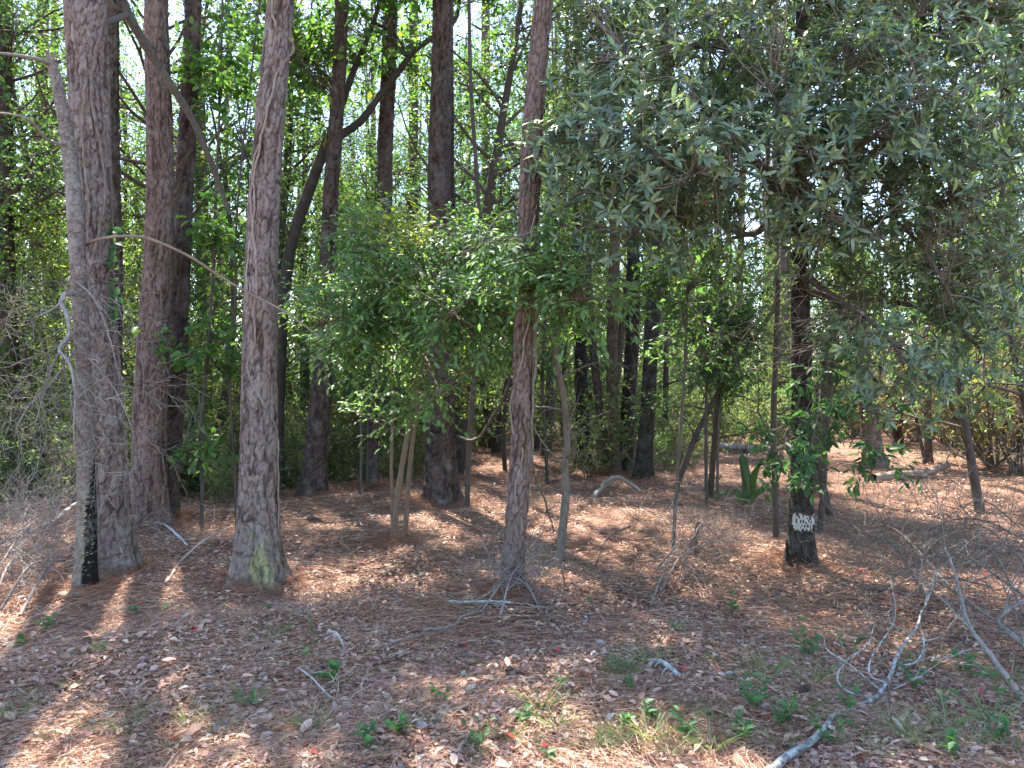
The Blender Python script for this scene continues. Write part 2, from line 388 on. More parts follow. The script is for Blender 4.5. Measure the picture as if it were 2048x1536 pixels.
class Trunk:
    """Trunk from photo control points (px, py, width in px), all at about one distance."""
    def __init__(s, pts, D, H, seed, flare=.35, top_r=.3, lean=None):
        s.D = D
        c = [at(p[0], p[1], D) for p in pts]; rad = [p[2] / F * D / 2 * .85 for p in pts]
        c = np.array(c); rad = np.array(rad)
        o = np.argsort(c[:, 2]); c, rad = c[o], rad[o]
        s.z0 = float(hgt(c[0, 0], D))
        slope = (c[-1] - c[0]) / max(c[-1, 2] - c[0, 2], .1)
        zs = list(c[:, 2]); xs = list(c[:, 0])
        rr = list(rad)
        if H > zs[-1] + .3:
            for f in (.35, .7, 1.):
                z = zs[len(c) - 1] + (H - c[-1, 2]) * f
                xs.append(c[-1, 0] + slope[0] * (z - c[-1, 2]) * (1 - .45 * f)); zs.append(z); rr.append(rad[-1] * (1 - (1 - top_r) * f))
        zs[0] = min(zs[0], s.z0)
        s.zs, s.xs, s.rr = np.array(zs), np.array(xs), np.array(rr)
        s.H = zs[-1]; s.flare = flare; s.seed = seed; s.cache = None
        z = np.linspace(s.zs[0] - .25, s.H, 400)
        zz = np.concatenate([[s.zs[0] - .25], s.zs]); g = lambda a: np.concatenate([[a[0]], a])
        x = np.interp(z, zz, g(s.xs)); r_ = np.interp(z, zz, g(s.rr))
        k = np.hanning(25); k /= k.sum()
        sm = lambda a: np.convolve(np.pad(a, 12, mode='edge'), k, 'valid')
        s.tz, s.tx, s.tr = z, sm(x), sm(r_)
        q = rg(seed); s.ph = q.random(6) * 6.28
    def cx(s, z): return np.interp(z, s.tz, s.tx) + .012 * np.sin(z * 1.7 + s.ph[0])
    def cy(s, z): return s.D + .03 * np.sin(z * .8 + s.ph[1])
    def rad(s, z): return np.interp(z, s.tz, s.tr)
    def c(s, z): return np.array([float(s.cx(z)), float(s.cy(z)), float(z)])
    def surf(s, px, py, out=1.03):
        """Point on the camera-facing side of the trunk."""
        z = CAMZ - (py - 768) / F * s.D; r = float(s.rad(z)) ; c = s.c(z)
        X = (px - 1024) / F * (s.D - r * .7); xo = np.clip((X - c[0]) / r, -1.15, 1.15)
        return np.array([c[0] + xo * r * out, c[1] - r * out * math.sqrt(max(0, 1 - min(1, xo * xo))) - .004, z])
    def side(s, theta, z, out=1.):
        c = s.c(z); r = float(s.rad(z)) * out
        return c + np.array([math.sin(theta) * r, -math.cos(theta) * r, 0])
    def build(s, mb, bark, ztop, res, paint=None, m=0):
        cw, chh, depth, cols, fcol = BARK[bark]
        r = rg(s.seed); res *= 1.06 if s.D < 7.5 else 1.25
        z = np.concatenate([np.arange(s.z0 - .2, min(ztop, s.H), res)])
        if s.H > z[-1] + .5: z = np.concatenate([z, np.linspace(z[-1] + .3, s.H, max(4, int((s.H - z[-1]) / .6)))])
        rm = float(s.rad(s.z0 + 1.2)); na = int(np.clip(2 * math.pi * rm / res, 12, 200))
        th = np.arange(na) / na * 2 * math.pi
        T, Z = np.meshgrid(th, z); 
        R = s.rad(Z)
        zb = np.maximum(Z - s.z0, 0)
        fl = s.flare * 1.2 * np.exp(-zb / .2) * (1 + .55 * np.sin(4 * T + s.ph[2]) + .3 * np.sin(7 * T + s.ph[3])) + s.flare * .38 * np.exp(-zb / .55)
        wob = 1 + .035 * np.sin(2 * T + s.ph[4] + Z * .6) + .02 * np.sin(3 * T + s.ph[5] - Z * 1.3)
        nu = max(5, int(round(2 * math.pi * rm / cw)))
        U0 = T / (2 * math.pi) * nu; V0 = (Z - z[0]) / chh + 2; jg = lambda f: (vnoise(U0 * f, V0 * f, nu * f, r))
        wu = .45 * jg(.5) + .28 * jg(1) + .20 * jg(2) + .12 * jg(4); wv = .5 * jg(.5) + .35 * jg(1) + .22 * jg(2) + .12 * jg(4)
        U = (U0 + wu) % nu; V = np.maximum(V0 + wv, 0)
        e, cr, dv = cell_relief(U, V, nu, r, .95)
        big = .5 + .5 * jg(.5); mot = jg(3) * .6 + jg(6) * .4
        pl = np.clip((e - .03 * (1 - mot)) / (.08 + .16 * big), 0, 1); pl = pl * pl * (3 - 2 * pl)
        fu = np.abs(vnoise(U0 * .9 + .5 * wu, V0 * .30 + .15 * wv, max(3, int(nu * .9)), r) + .25 * jg(2)); fu = np.clip(fu / .22, 0, 1)
        soft = .5 + .5 * pl; pl = (.38 + .62 * pl) * fu if depth > .009 else pl
        e2, cr2, dv2 = cell_relief(U * 2 % (2 * nu), V * 1.7, 2 * nu, r)
        fine = np.clip(e2 / .2, 0, 1)
        disp = depth * (pl * (.55 + .45 * cr) + .22 * fine + .35 * pl * np.clip(dv + .3, -.5, .8))
        vis = (Z < ztop + .4)
        RR = R * wob * (1 + fl) + np.where(vis, disp, depth * .5) - depth * .5
        X = s.cx(Z) + RR * np.sin(T); Y = s.cy(Z) - RR * np.cos(T)
        cols = np.array(cols)
        ci = (cr * 7.31 % 1 * len(cols)).astype(int).clip(0, len(cols) - 1)
        tone = (.90 + .2 * cr + .16 * mot + .10 * jg(.34))[..., None]
        pc = (cols[ci] * .55 + cols.mean(0) * .45) * tone * (.9 + .1 * fine[..., None])
        C = np.array(fcol) * (1 - pl[..., None]) + pc * pl[..., None]
        if paint: C = paint(T, Z, pl, C, r)
        s.grid = (X, Y, Z, T, pl, jg)
        nz = len(z)
        i, j = np.meshgrid(np.arange(nz - 1), np.arange(na), indexing='ij'); j2 = (j + 1) % na
        a, b, c_, d = i * na + j, i * na + j2, (i + 1) * na + j2, (i + 1) * na + j
        t = np.concatenate([np.stack([a, b, c_], -1).reshape(-1, 3), np.stack([a, c_, d], -1).reshape(-1, 3)])
        mb.add(np.stack([X, Y, Z], -1), t, C.reshape(-1, 3), m)

def at_base(o, root):
    o.parent = root
    o.location = -Vector(root.location)
    return o

# ------------------------------------------------------------------ pine crown (needle tufts on ascending limbs)
NEEDLE = [(.055, .095, .035), (.075, .12, .04), (.05, .08, .04), (.12, .12, .05)]
def pine_crown(seed, zlo, zhi, n=26, spread=2.6, tufts=7, q=20):
    r = rg(seed); wood, lf = MB(), MB()
    base = np.array([[[0, 0, zlo - .5], [0, 0, (zlo + zhi) / 2], [0, 0, zhi]]]); R = np.array([[.09, .06, .02]])
    P1, R1 = spawn(r, base, R, n, .1, .97, 1.15, spread, K=6, up=.06, noise=.22, rfac=.45, prof=.45)
    tubes(wood, P1, R1, 4, (.14, .10, .085))
    P2, R2 = spawn(r, P1, R1, tufts, .35, 1, .8, .55, K=4, up=.12, noise=.25, rfac=.5)
    tubes(wood, P2, R2, 3, (.15, .105, .085))
    tips = P2.reshape(-1, 4, 3)
    idx = np.repeat(np.arange(len(tips)), q); t = .45 + .55 * r.random(len(idx))
    s, tan, _ = lerp_path(tips, R2, idx, t)
    d = nrm(tan * .7 + .8 * r.normal(size=s.shape)); L = .20 * (.7 + .6 * r.random(len(s)))[:, None]
    P = np.stack([s, s + d * L], 1)
    ribbons(lf, P, np.full(len(s), .011), palette(r, len(s), NEEDLE, [4, 3, 3, .5]), r=r)
    return wood, lf

CROWN_MESH = []
for k, (n, sp, tf) in enumerate([(30, 2.6, 7), (24, 3.0, 8), (34, 2.2, 6), (20, 2.4, 8)]):
    w, l = pine_crown(900 + k, -4.0, 4.2, n, sp, tf)
    CROWN_MESH.append((w.mesh('crown_limbs', M_DARK), l.mesh('crown', M_NEEDLE)))

def add_pine_crown(root, k, top, sc=1.0, rz=0.):
    """Crown of needles hung at the top of a pine, as parts of it."""
    for nm, me in zip(('limbs', 'crown'), CROWN_MESH[k % len(CROWN_MESH)]):
        o = bpy.data.objects.new(nm, me); COL.objects.link(o); o.parent = root
        o.location = Vector(top) - Vector(root.location); o.scale = (sc, sc, sc); o.rotation_euler = (0, 0, rz)
        o['kind'] = 'stuff'

TR = {}
def pine(key, pts, H, seed, bark, label, res, ck, name='pine_tree', paint=None, D=None, flare=.3, mat=None, crown=True, csc=1.0):
    b = pts[0]; D = D or float(gnd(b[0], b[1])[1])
    T = Trunk(pts, D, H, seed, flare); TR[key] = T
    root = thing(name, label, 'tree', (float(T.cx(T.z0)), D, T.z0))
    mb = MB(); T.build(mb, bark, 1.6 + .53 * D + .4, res, paint)
    at_base(mb.obj('trunk', mat or M_PINE), root)
    if crown: add_pine_crown(root, ck, T.c(T.H - 3.2), csc, seed)
    T.root = root
    return T

def moss(T_, Z, pl, C, r):
    s = np.exp(-((((T_ + math.pi) % (2 * math.pi) - math.pi) - .42) / .55) ** 2) * np.clip((.55 - Z) / .45, 0, 1)
    n = .5 + .38 * vnoise(T_ / 6.2832 * 50, (Z + .5) * 12, 50, r) + .35 * vnoise(T_ / 6.2832 * 100, (Z + .5) * 45, 100, r)
    k = np.clip((s * 1.25 - n * 1.0) * 1.8, 0, .62)[..., None] * (.25 + .75 * pl[..., None])
    return C * (1 - k) + np.array([.27, .28, .11]) * k

def ropey(T_, Z, pl, C, r): return C

pine('big', [(226, 1150, 84), (222, 1000, 78), (214, 850, 82), (203, 700, 82), (195, 600, 82), (190, 450, 80), (182, 300, 76), (172, 150, 80), (167, 0, 84)], 19, 11, 'pine',
     'thick pine with ropy vines on its bark and a grey dead snag against it', .0085, 0, flare=.42)
pine('twin_front', [(296, 1056, 74), (296, 950, 70), (300, 800, 68), (308, 650, 64), (315, 500, 60), (319, 250, 54), (317, 0, 49)], 20, 12, 'pine_red',
     'thick reddish pine pressed against a thinner dark trunk close behind it', .011, 1)
pine('twin_back', [(336, 1032, 44), (340, 900, 46), (348, 750, 45), (356, 600, 43), (364, 450, 40), (373, 250, 36), (389, 0, 32)], 18, 13, 'pine_dark',
     'thinner dark pine tucked close behind a thick reddish pine', .012, 2)
pine('mossy', [(517, 1170, 84), (515, 1040, 82), (515, 900, 77), (516, 750, 73), (522, 600, 70), (530, 450, 68), (541, 300, 64), (552, 150, 61), (562, 0, 58)], 20, 14, 'pine',
     'pine with yellow-green moss on its flared base and a tan vine climbing it', .008, 3, paint=moss, flare=.50)
pine('slim_mid', [(628, 992, 50), (634, 900, 47), (642, 780, 43), (650, 650, 40), (657, 500, 36), (664, 350, 33), (680, 100, 30), (686, 0, 29)], 19, 15, 'pine_dark',
     'mid-sized dark pine standing behind the leaning forked oak', .016, 0)
pine('dark', [(884, 1005, 68), (884, 900, 64), (882, 800, 60), (880, 700, 57), (879, 500, 52), (880, 300, 50), (883, 100, 49), (885, 0, 49)], 21, 16, 'pine_dark',
     'stout dark pine behind the leafy green sapling, deep plated bark', .013, 1)
pine('vine', [(1025, 1188, 47), (1030, 1080, 46), (1037, 950, 46), (1042, 800, 45), (1046, 650, 44), (1056, 500, 45), (1064, 350, 46), (1071, 200, 43), (1082, 50, 40), (1086, 0, 39)], 17, 17, 'pine_red',
     'slim reddish pine with pale vines snaking down to a heap of twigs', .0075, 2, flare=.22)
pine('behind_big', [(232, 1000, 40), (228, 700, 36), (224, 400, 32), (221, 0, 29)], 19, 18, 'pine_dark', 'dark pine mostly hidden behind the thickest vine-roped pine', .02, 3)
pine('dark_mate', [(912, 955, 27), (910, 800, 24), (906, 600, 22), (900, 300, 20)], 16, 19, 'furrow_dark', 'thin dark trunk half hidden behind the stout dark pine', .02, 0, name='slender_tree', mat=M_DARK)
pine('mid_a', [(742, 975, 27), (745, 850, 26), (752, 700, 27), (765, 500, 30), (770, 350, 33), (776, 180, 34), (779, 0, 32)], 20, 20, 'pine_dark', 'dark pine seen between the leaning oak and stout dark pine', .02, 2)

# the clump of dark hardwoods
hard = [
    ('a', [(1166, 935, 30), (1165, 850, 30), (1162, 700, 29), (1160, 550, 27), (1158, 300, 24)], 'furrow_dark', 'blackened hardwood trunk at the edge of the hardwood clump'),
    ('b', [(1210, 950, 22), (1203, 860, 20), (1192, 760, 19), (1182, 650, 18), (1172, 400, 15)], 'furrow', 'thin bent hardwood trunk leaning out of the hardwood clump'),
    ('c', [(1226, 952, 28), (1224, 850, 26), (1225, 700, 26), (1227, 550, 25), (1235, 250, 22)], 'furrow_brown', 'straight brown hardwood trunk within the hardwood clump'),
    ('d', [(1248, 945, 30), (1256, 850, 32), (1263, 700, 31), (1266, 550, 29), (1272, 250, 26)], 'furrow_dark', 'very dark hardwood trunk in the middle of the hardwood clump'),
    ('e', [(1284, 962, 36), (1291, 860, 34), (1300, 740, 32), (1309, 620, 31), (1318, 480, 28), (1330, 200, 24)], 'furrow_dark', 'widest furrowed hardwood of the clump, leaning slightly, beside a pale fallen limb'),
]
for k, (nm, pts, bk, lab) in enumerate(hard):
    pine('hard_' + nm, [(a_, b_, c_ * 1.0) for a_, b_, c_ in pts], 12 + k * .6, 30 + k, bk, lab, .02, k, name='hardwood_tree', mat=M_DARK, flare=.35, crown=False)
pine('white', [(1601, 1132, 52), (1602, 1040, 46), (1601, 900, 43), (1599, 760, 41), (1598, 600, 39), (1599, 450, 36), (1603, 250, 31), (1608, 0, 27)], 9.0, 40, 'furrow_dark',
     'glossy-leaved evergreen tree with a white paint mark low on its dark trunk', .0085, 0, name='bay_tree', mat=M_DARK, flare=.45, crown=False)
pine('right_a', [(1748, 935, 42), (1738, 850, 38), (1728, 740, 34), (1718, 600, 32), (1705, 300, 29)], 20, 41, 'pine_red', 'reddish pine at the sunny opening, standing by a fallen log', .02, 1)
pine('right_b', [(1796, 902, 22), (1794, 800, 20), (1790, 600, 18), (1786, 300, 17)], 19, 42, 'pine_dark', 'narrow dark pine beyond the log at the sunny opening', .03, 2)
pine('right_c', [(1858, 925, 17), (1857, 800, 15), (1853, 600, 14), (1850, 300, 13)], 18, 43, 'pine_red', 'thin reddish pine in the brushy edge past the sunny opening', .025, 3)
pine('white_mate', [(1622, 990, 30), (1632, 860, 30), (1648, 750, 30), (1668, 640, 27), (1700, 400, 22)], 10, 44, 'furrow', 'dark leaning hardwood close behind the tree with white paint', .015, 0, name='hardwood_tree', mat=M_DARK, crown=False)
pine('far_left', [(18, 960, 46), (15, 700, 40), (8, 300, 32), (5, 0, 30)], 20, 45, 'pine_dark', 'shadowy pine in the thicket behind the grey dead branches', .025, 1)

# ------------------------------------------------------------------ foliage fillers
def in_ellipsoids(r, ells, n):
    """Points in a set of ellipsoids (centre given by sight line and distance, radii in metres), denser to the outside."""
    w = np.array([e[3] * e[4] * e[5] * e[6] for e in ells]); k = r.choice(len(ells), n, p=w / w.sum())
    E = np.array([np.concatenate([at(e[0], e[1], e[2]), e[3:6]]) for e in ells])
    d = nrm(r.normal(size=(n, 3))) * (r.random(n) ** .45)[:, None]
    return E[k, :3] + d * np.stack([E[k, 3], E[k, 5], E[k, 4]], 1)

def connect(r, pts, limbs, K=6, sag=.12, r0=.006, r1=.003):
    """A bent twig from the nearest point of the limbs to each point."""
    S = np.concatenate([l.reshape(-1, 3) for l in limbs]); S0 = S; S = S + r.normal(size=S.shape) * .12
    best = np.zeros(len(pts), int)
    for a in range(0, len(pts), 400):
        dd = np.linalg.norm(pts[a:a + 400, None] - S[None], axis=2); best[a:a + 400] = dd.argmin(1)
    s = S0[best]; t = np.linspace(0, 1, K)[None, :, None]
    mid = r.normal(size=(len(pts), 1, 3)) * .12 * np.linalg.norm(pts - s, axis=1)[:, None, None]
    mid[:, :, 2] += sag * np.linalg.norm(pts - s, axis=1)[:, None]
    P = s[:, None] * (1 - t) + pts[:, None] * t + mid * 4 * t * (1 - t)
    R = np.broadcast_to(np.linspace(r0, r1, K)[None], (len(pts), K)).copy()
    return P, R

def limb(pts, n=14): return spline(np.array(pts), n)

def single_leaves(root, sel, L, Wd, name, cols, mat, r, curl=.12):
    """Individually modelled leaves as parts; sel = (base, dir, normal) arrays."""
    base, d, nv = sel
    d = nrm(d); s = nrm(np.cross(d, nv)); nv = np.cross(s, d)
    meshes = []
    for c in cols:
        mb = MB(); leaves(mb, np.zeros((1, 3)), np.array([[1., 0, 0]]), np.array([[0, 0, 1.]]), np.array([1.]), np.array([Wd]), np.array([c]), q=1, curl=curl)
        meshes.append(mb.mesh(name, mat))
    inv = 0 if root.parent else -np.array(root.location)
    from mathutils import Matrix
    for i in range(len(base)):
        o = bpy.data.objects.new(name, meshes[int(r.integers(len(meshes)))]); COL.objects.link(o); o.parent = root
        a = d[i] * L[i]; b = np.cross(nv[i], d[i]) * L[i]; c = nv[i] * L[i]; p = base[i] + inv
        o.matrix_local = Matrix(((a[0], b[0], c[0], p[0]), (a[1], b[1], c[1], p[1]), (a[2], b[2], c[2], p[2]), (0, 0, 0, 1)))

def rosettes(r, P, n, L, elev=.55):
    """Whorls of leaves at twig ends: returns base, direction, normal, length."""
    tip = P[:, -1]; ax = nrm(nrm(P[:, -1] - P[:, -2]) + np.array([0, -.55, .45]))
    N = len(tip); i = np.repeat(np.arange(N), n)
    u = nrm(np.cross(ax, r.normal(size=ax.shape))); v = np.cross(ax, u)
    a = np.tile(np.arange(n) / n * 2 * math.pi, N) + r.normal(size=N * n) * .3
    el = elev * (.3 + 1.2 * r.random(N * n))[:, None]
    rad = np.cos(a)[:, None] * u[i] + np.sin(a)[:, None] * v[i]
    d = nrm(rad * np.cos(el) + ax[i] * np.sin(el) + np.array([0, 0, -.12]))
    nv = ax[i] * np.cos(el) - rad * np.sin(el) + .25 * r.normal(size=d.shape)
    back = r.random(N * n)[:, None] * .05
    return tip[i] - ax[i] * back, d, nv, L * (.6 + .6 * r.random(N * n))

# ------------------------------------------------------------------ the bay tree with the white paint mark
def bay_tree():
    T = TR['white']; r = rg(70); root = T.root
    # sight x, sight y, distance, radius x, radius z, radius y, weight
    ells = [(1600, 330, 5.5, 1.25, .80, .9, 1), (1290, 330, 5.3, .75, .8, .8, 1.4), (1830, 260, 5.4, .85, .85, .9, 1), (1800, 720, 5.3, .45, .36, .5, 1.5),
            (1470, 110, 5.6, 1.1, .5, .9, .9), (1950, 480, 5.8, .7, .8, .8, .8), (1180, 170, 5.6, .4, .5, .5, .6), (1700, 520, 6.2, .8, .35, .6, .7),
            (1700, 50, 6.8, 1.8, .6, 1.1, .9), (1930, 760, 6.2, .5, .35, .5, .7), (1560, -140, 6.6, 2.2, .6, 1.4, .7), (1400, 500, 6.0, .6, .3, .4, .6), (1900, 620, 5.9, .8, .5, .6, .9), (1120, 330, 5.6, .3, .6, .4, .8), (1250, 60, 6.2, .9, .5, .8, .8), (1960, 60, 6., .9, .7, .8, .9)]
    wood = MB(); limbs = []
    def lim(z, *pts, w=.035):
        P = limb([T.c(z)] + [at(*p) for p in pts]); limbs.append(P)
        tubes(wood, P, np.linspace(w, w * .3, len(P)), 7, (.11, .09, .078))
    lim(3.3, (1500, 470, 6.2), (1380, 400, 5.7), (1230, 300, 5.3)); lim(3.6, (1560, 380, 6.0), (1480, 280, 5.4), (1400, 200, 5.2))
    lim(3.0, (1680, 480, 6.2), (1780, 430, 5.8), (1900, 400, 5.5)); lim(3.9, (1700, 330, 6.1), (1830, 240, 5.6), (2000, 200, 5.4))
    lim(2.6, (1660, 590, 6.2), (1740, 640, 5.7), (1820, 730, 5.2)); lim(4.3, (1550, 150, 6.2), (1430, 90, 5.8), (1250, 120, 5.5))
    lim(4.6, (1680, 100, 6.2), (1800, 40, 6.0), (1950, 20, 5.8)); lim(3.4, (1640, 420, 6.0), (1650, 340, 5.3), (1620, 300, 4.9))
    lim(2.4, (1750, 600, 6.4), (1850, 620, 6.2), (1970, 700, 6.0)); lim(5.2, (1560, -100, 6.3), (1400, -160, 6.2)); lim(5.0, (1750, -80, 6.8), (1900, -140, 6.8))
    for q in ([(1640, 420, 6.0), (1560, 370, 5.5), (1470, 340, 5.1), (1380, 350, 4.9)], [(1650, 340, 5.6), (1720, 290, 5.2), (1790, 240, 5.0), (1850, 170, 4.9)], [(1600, 360, 5.7), (1580, 260, 5.3), (1540, 170, 5.1), (1560, 80, 5.0)], [(1640, 420, 5.8), (1700, 440, 5.3), (1770, 480, 5.0)],
              [(1780, 430, 5.8), (1850, 500, 5.5), (1900, 590, 5.3)], [(1660, 300, 5.8), (1660, 200, 5.6), (1700, 110, 5.4)], [(1380, 400, 5.7), (1320, 440, 5.4), (1250, 470, 5.2)]):
        P = limb([at(*p) for p in q]); limbs.append(np.vstack([P[:1]] * 5 + [P])); tubes(wood, P, np.linspace(.016, .006, len(P)), 6, (.10, .08, .068))
    pts = in_ellipsoids(r, ells, 1300); pts = pts[pts[:, 1] > 4.1]
    P1, R1 = connect(r, pts, [l[5:] for l in limbs], 6, .08, .007, .0035)
    P2, R2 = spawn(r, P1, R1, 4, .35, 1., .7, .26, K=4, up=.08, noise=.22, rfac=.6, rmin=.0016)
    tubes(wood, P1, R1, 4, (.15, .13, .105)); tubes(wood, P2, R2, 3, (.16, .14, .11))
    # bare dead twigs through the crown
    dp = in_ellipsoids(r, [(1640, 70, 5.5, .7, .2, .4, .5), (1900, 400, 5.2, .5, .4, .5, 1), (1430, 680, 6.0, .6, .3, .5, 1.), (1640, 640, 6.0, .6, .3, .5, .9)], 40)
    PD, RD = connect(r, dp, [l[6:] for i, l in enumerate(limbs) if i not in (1, 7)], 7, -.05, .006, .003); PD2, RD2 = spawn(r, PD, RD, 6, .3, 1, .8, .35, K=5, noise=.25, rfac=.6, rmin=.0014)
    tubes(wood, PD, RD, 4, (.13, .11, .09)); tubes(wood, PD2, RD2, 3, (.145, .12, .10))
    at_base(wood.obj('branches', M_TWIG), root)['kind'] = 'stuff'
    G = [(.105, .155, .10), (.13, .185, .12), (.085, .13, .082), (.135, .185, .095)]
    b, d, nv, L = rosettes(r, P2, 7, .090)
    # more leaves along the twigs
    idx = np.repeat(np.arange(len(P2)), 2); s, tan, _ = lerp_path(P2, R2, idx, .3 + .6 * r.random(len(idx)))
    q = r.normal(size=s.shape); q = nrm(q - (q * tan).sum(1, keepdims=True) * tan)
    b = np.vstack([b, s]); d = np.vstack([d, nrm(q * .8 + tan * .6)]); nv = np.vstack([nv, r.normal(size=s.shape) * .4 + [0, 0, .8]]); L = np.concatenate([L, .09 * (.7 + .5 * r.random(len(s)))])
    ok = np.linalg.norm(b[:, :2], axis=1) > 3.9
    b, d, nv, L = b[ok], d[ok], nv[ok], L[ok]
    near = np.zeros(len(b), bool); vis = (np.abs(b[:, 0]) < b[:, 1] * .66) & (b[:, 2] < 1.6 + b[:, 1] * .48)
    near[np.where(vis)[0][np.argsort(b[vis, 1])[:300]]] = True
    mb = MB(); k = ~near
    leaves(mb, b[k], d[k], nv[k], L[k], L[k] * r.uniform(.22, .34, k.sum()), palette(r, k.sum(), G + [(.16, .19, .06), (.05, .08, .045)], [4, 4, 4, 4, 1, 3], .25), q=1, curl=r.uniform(0, .35, k.sum()))
    cr = at_base(mb.obj('crown', M_BAY), root)
    single_leaves(cr, (b[near], d[near], nv[near]), L[near], .33, 'leaf', G, M_BAY, r)
    # a few red dying leaves
    for _ in range(9):
        i = np.where(vis)[0][r.integers(vis.sum())]
        single_leaves(cr, (b[i:i+1], d[i:i+1] + .5, nv[i:i+1]), L[i:i+1], .36, 'red_leaf', [(.45, .03, .02), (.5, .12, .02)], M_LITTER, r)
    # low hanging spray of darker leaves in front of the trunk
    lo = MB(); lw = MB()
    P0 = limb([T.c(2.1), at(1630, 700, 6.2), at(1640, 800, 5.8), at(1620, 900, 5.5)], 10)[None]; R0 = np.linspace(.014, .004, 10)[None]
    Pb = limb([T.c(1.75), at(1650, 800, 6.3), at(1700, 850, 6.0), at(1760, 920, 5.9)], 10)[None]
    Pc = limb([T.c(1.6), at(1590, 830, 6.2), at(1570, 870, 5.9), at(1560, 930, 5.8)], 10)[None]
    PP = np.concatenate([P0, Pb, Pc]); RR = np.repeat(R0, 3, 0)
    A, B = spawn(r, PP, RR, 12, .3, 1., .9, .32, K=5, up=-.06, noise=.2, planar=.3)
    A2, B2 = spawn(r, A, B, 4, .3, 1, .7, .15, K=4, up=-.05)
    for p_, r_, sd in ((PP, RR, 6), (A, B, 4), (A2, B2, 3)): tubes(lw, p_, r_, sd, (.09, .075, .06))
    leaf_on(r, lo, A2, B2, 5, .2, 1, .9, .085, .42, [(.04, .095, .04), (.05, .12, .045), (.035, .08, .035)], q=1, droop=.6)
    at_base(lw.obj('low_branches', M_TWIG), root)['kind'] = 'stuff'
    at_base(lo.obj('low_leaves', M_LEAF), root)['kind'] = 'stuff'
    # paint mark: ragged chalky dashes on the bark ridges
    pm = MB(); X, Y, Z, TH, pl, jg = T.grid; zm = CAMZ - (1041 - 768) / F * T.D
    th = (TH + math.pi) % (2 * math.pi) - math.pi; rag = jg(1.) * .35 + jg(2.) * .4 + jg(5.) * .3
    inside = 1 - (np.abs(Z - zm) / .066) ** 3 - (np.abs(th - .1) / 1.3) ** 4
    str_ = vnoise(TH / 6.2832 * 70, (Z - Z.min()) * 9, 70, r)
    sel = (inside + rag * .9 + str_ * .8 > .25) & (pl > .10 + .10 * jg(4.))
    sel[-1] = False; q = np.argwhere(sel); na = X.shape[1]
    cX, cY = T.cx(Z), T.cy(Z); nx, ny = X - cX, Y - cY; ln = np.sqrt(nx ** 2 + ny ** 2)
    V = np.stack([X + nx / ln * .0022, Y + ny / ln * .0022, Z], -1).reshape(-1, 3)
    a = q[:, 0] * na + q[:, 1]; b2 = q[:, 0] * na + (q[:, 1] + 1) % na; t = np.concatenate([np.stack([a, b2, b2 + na], 1), np.stack([a, b2 + na, a + na], 1)])
    u, inv = np.unique(t, return_inverse=True); pm.add(V[u], inv.reshape(-1, 3), (.38, .37, .34))
    p = at_base(pm.obj('paint_mark', M_PAINT), root); p['label'] = 'white paint mark brushed on the trunk'
bay_tree()

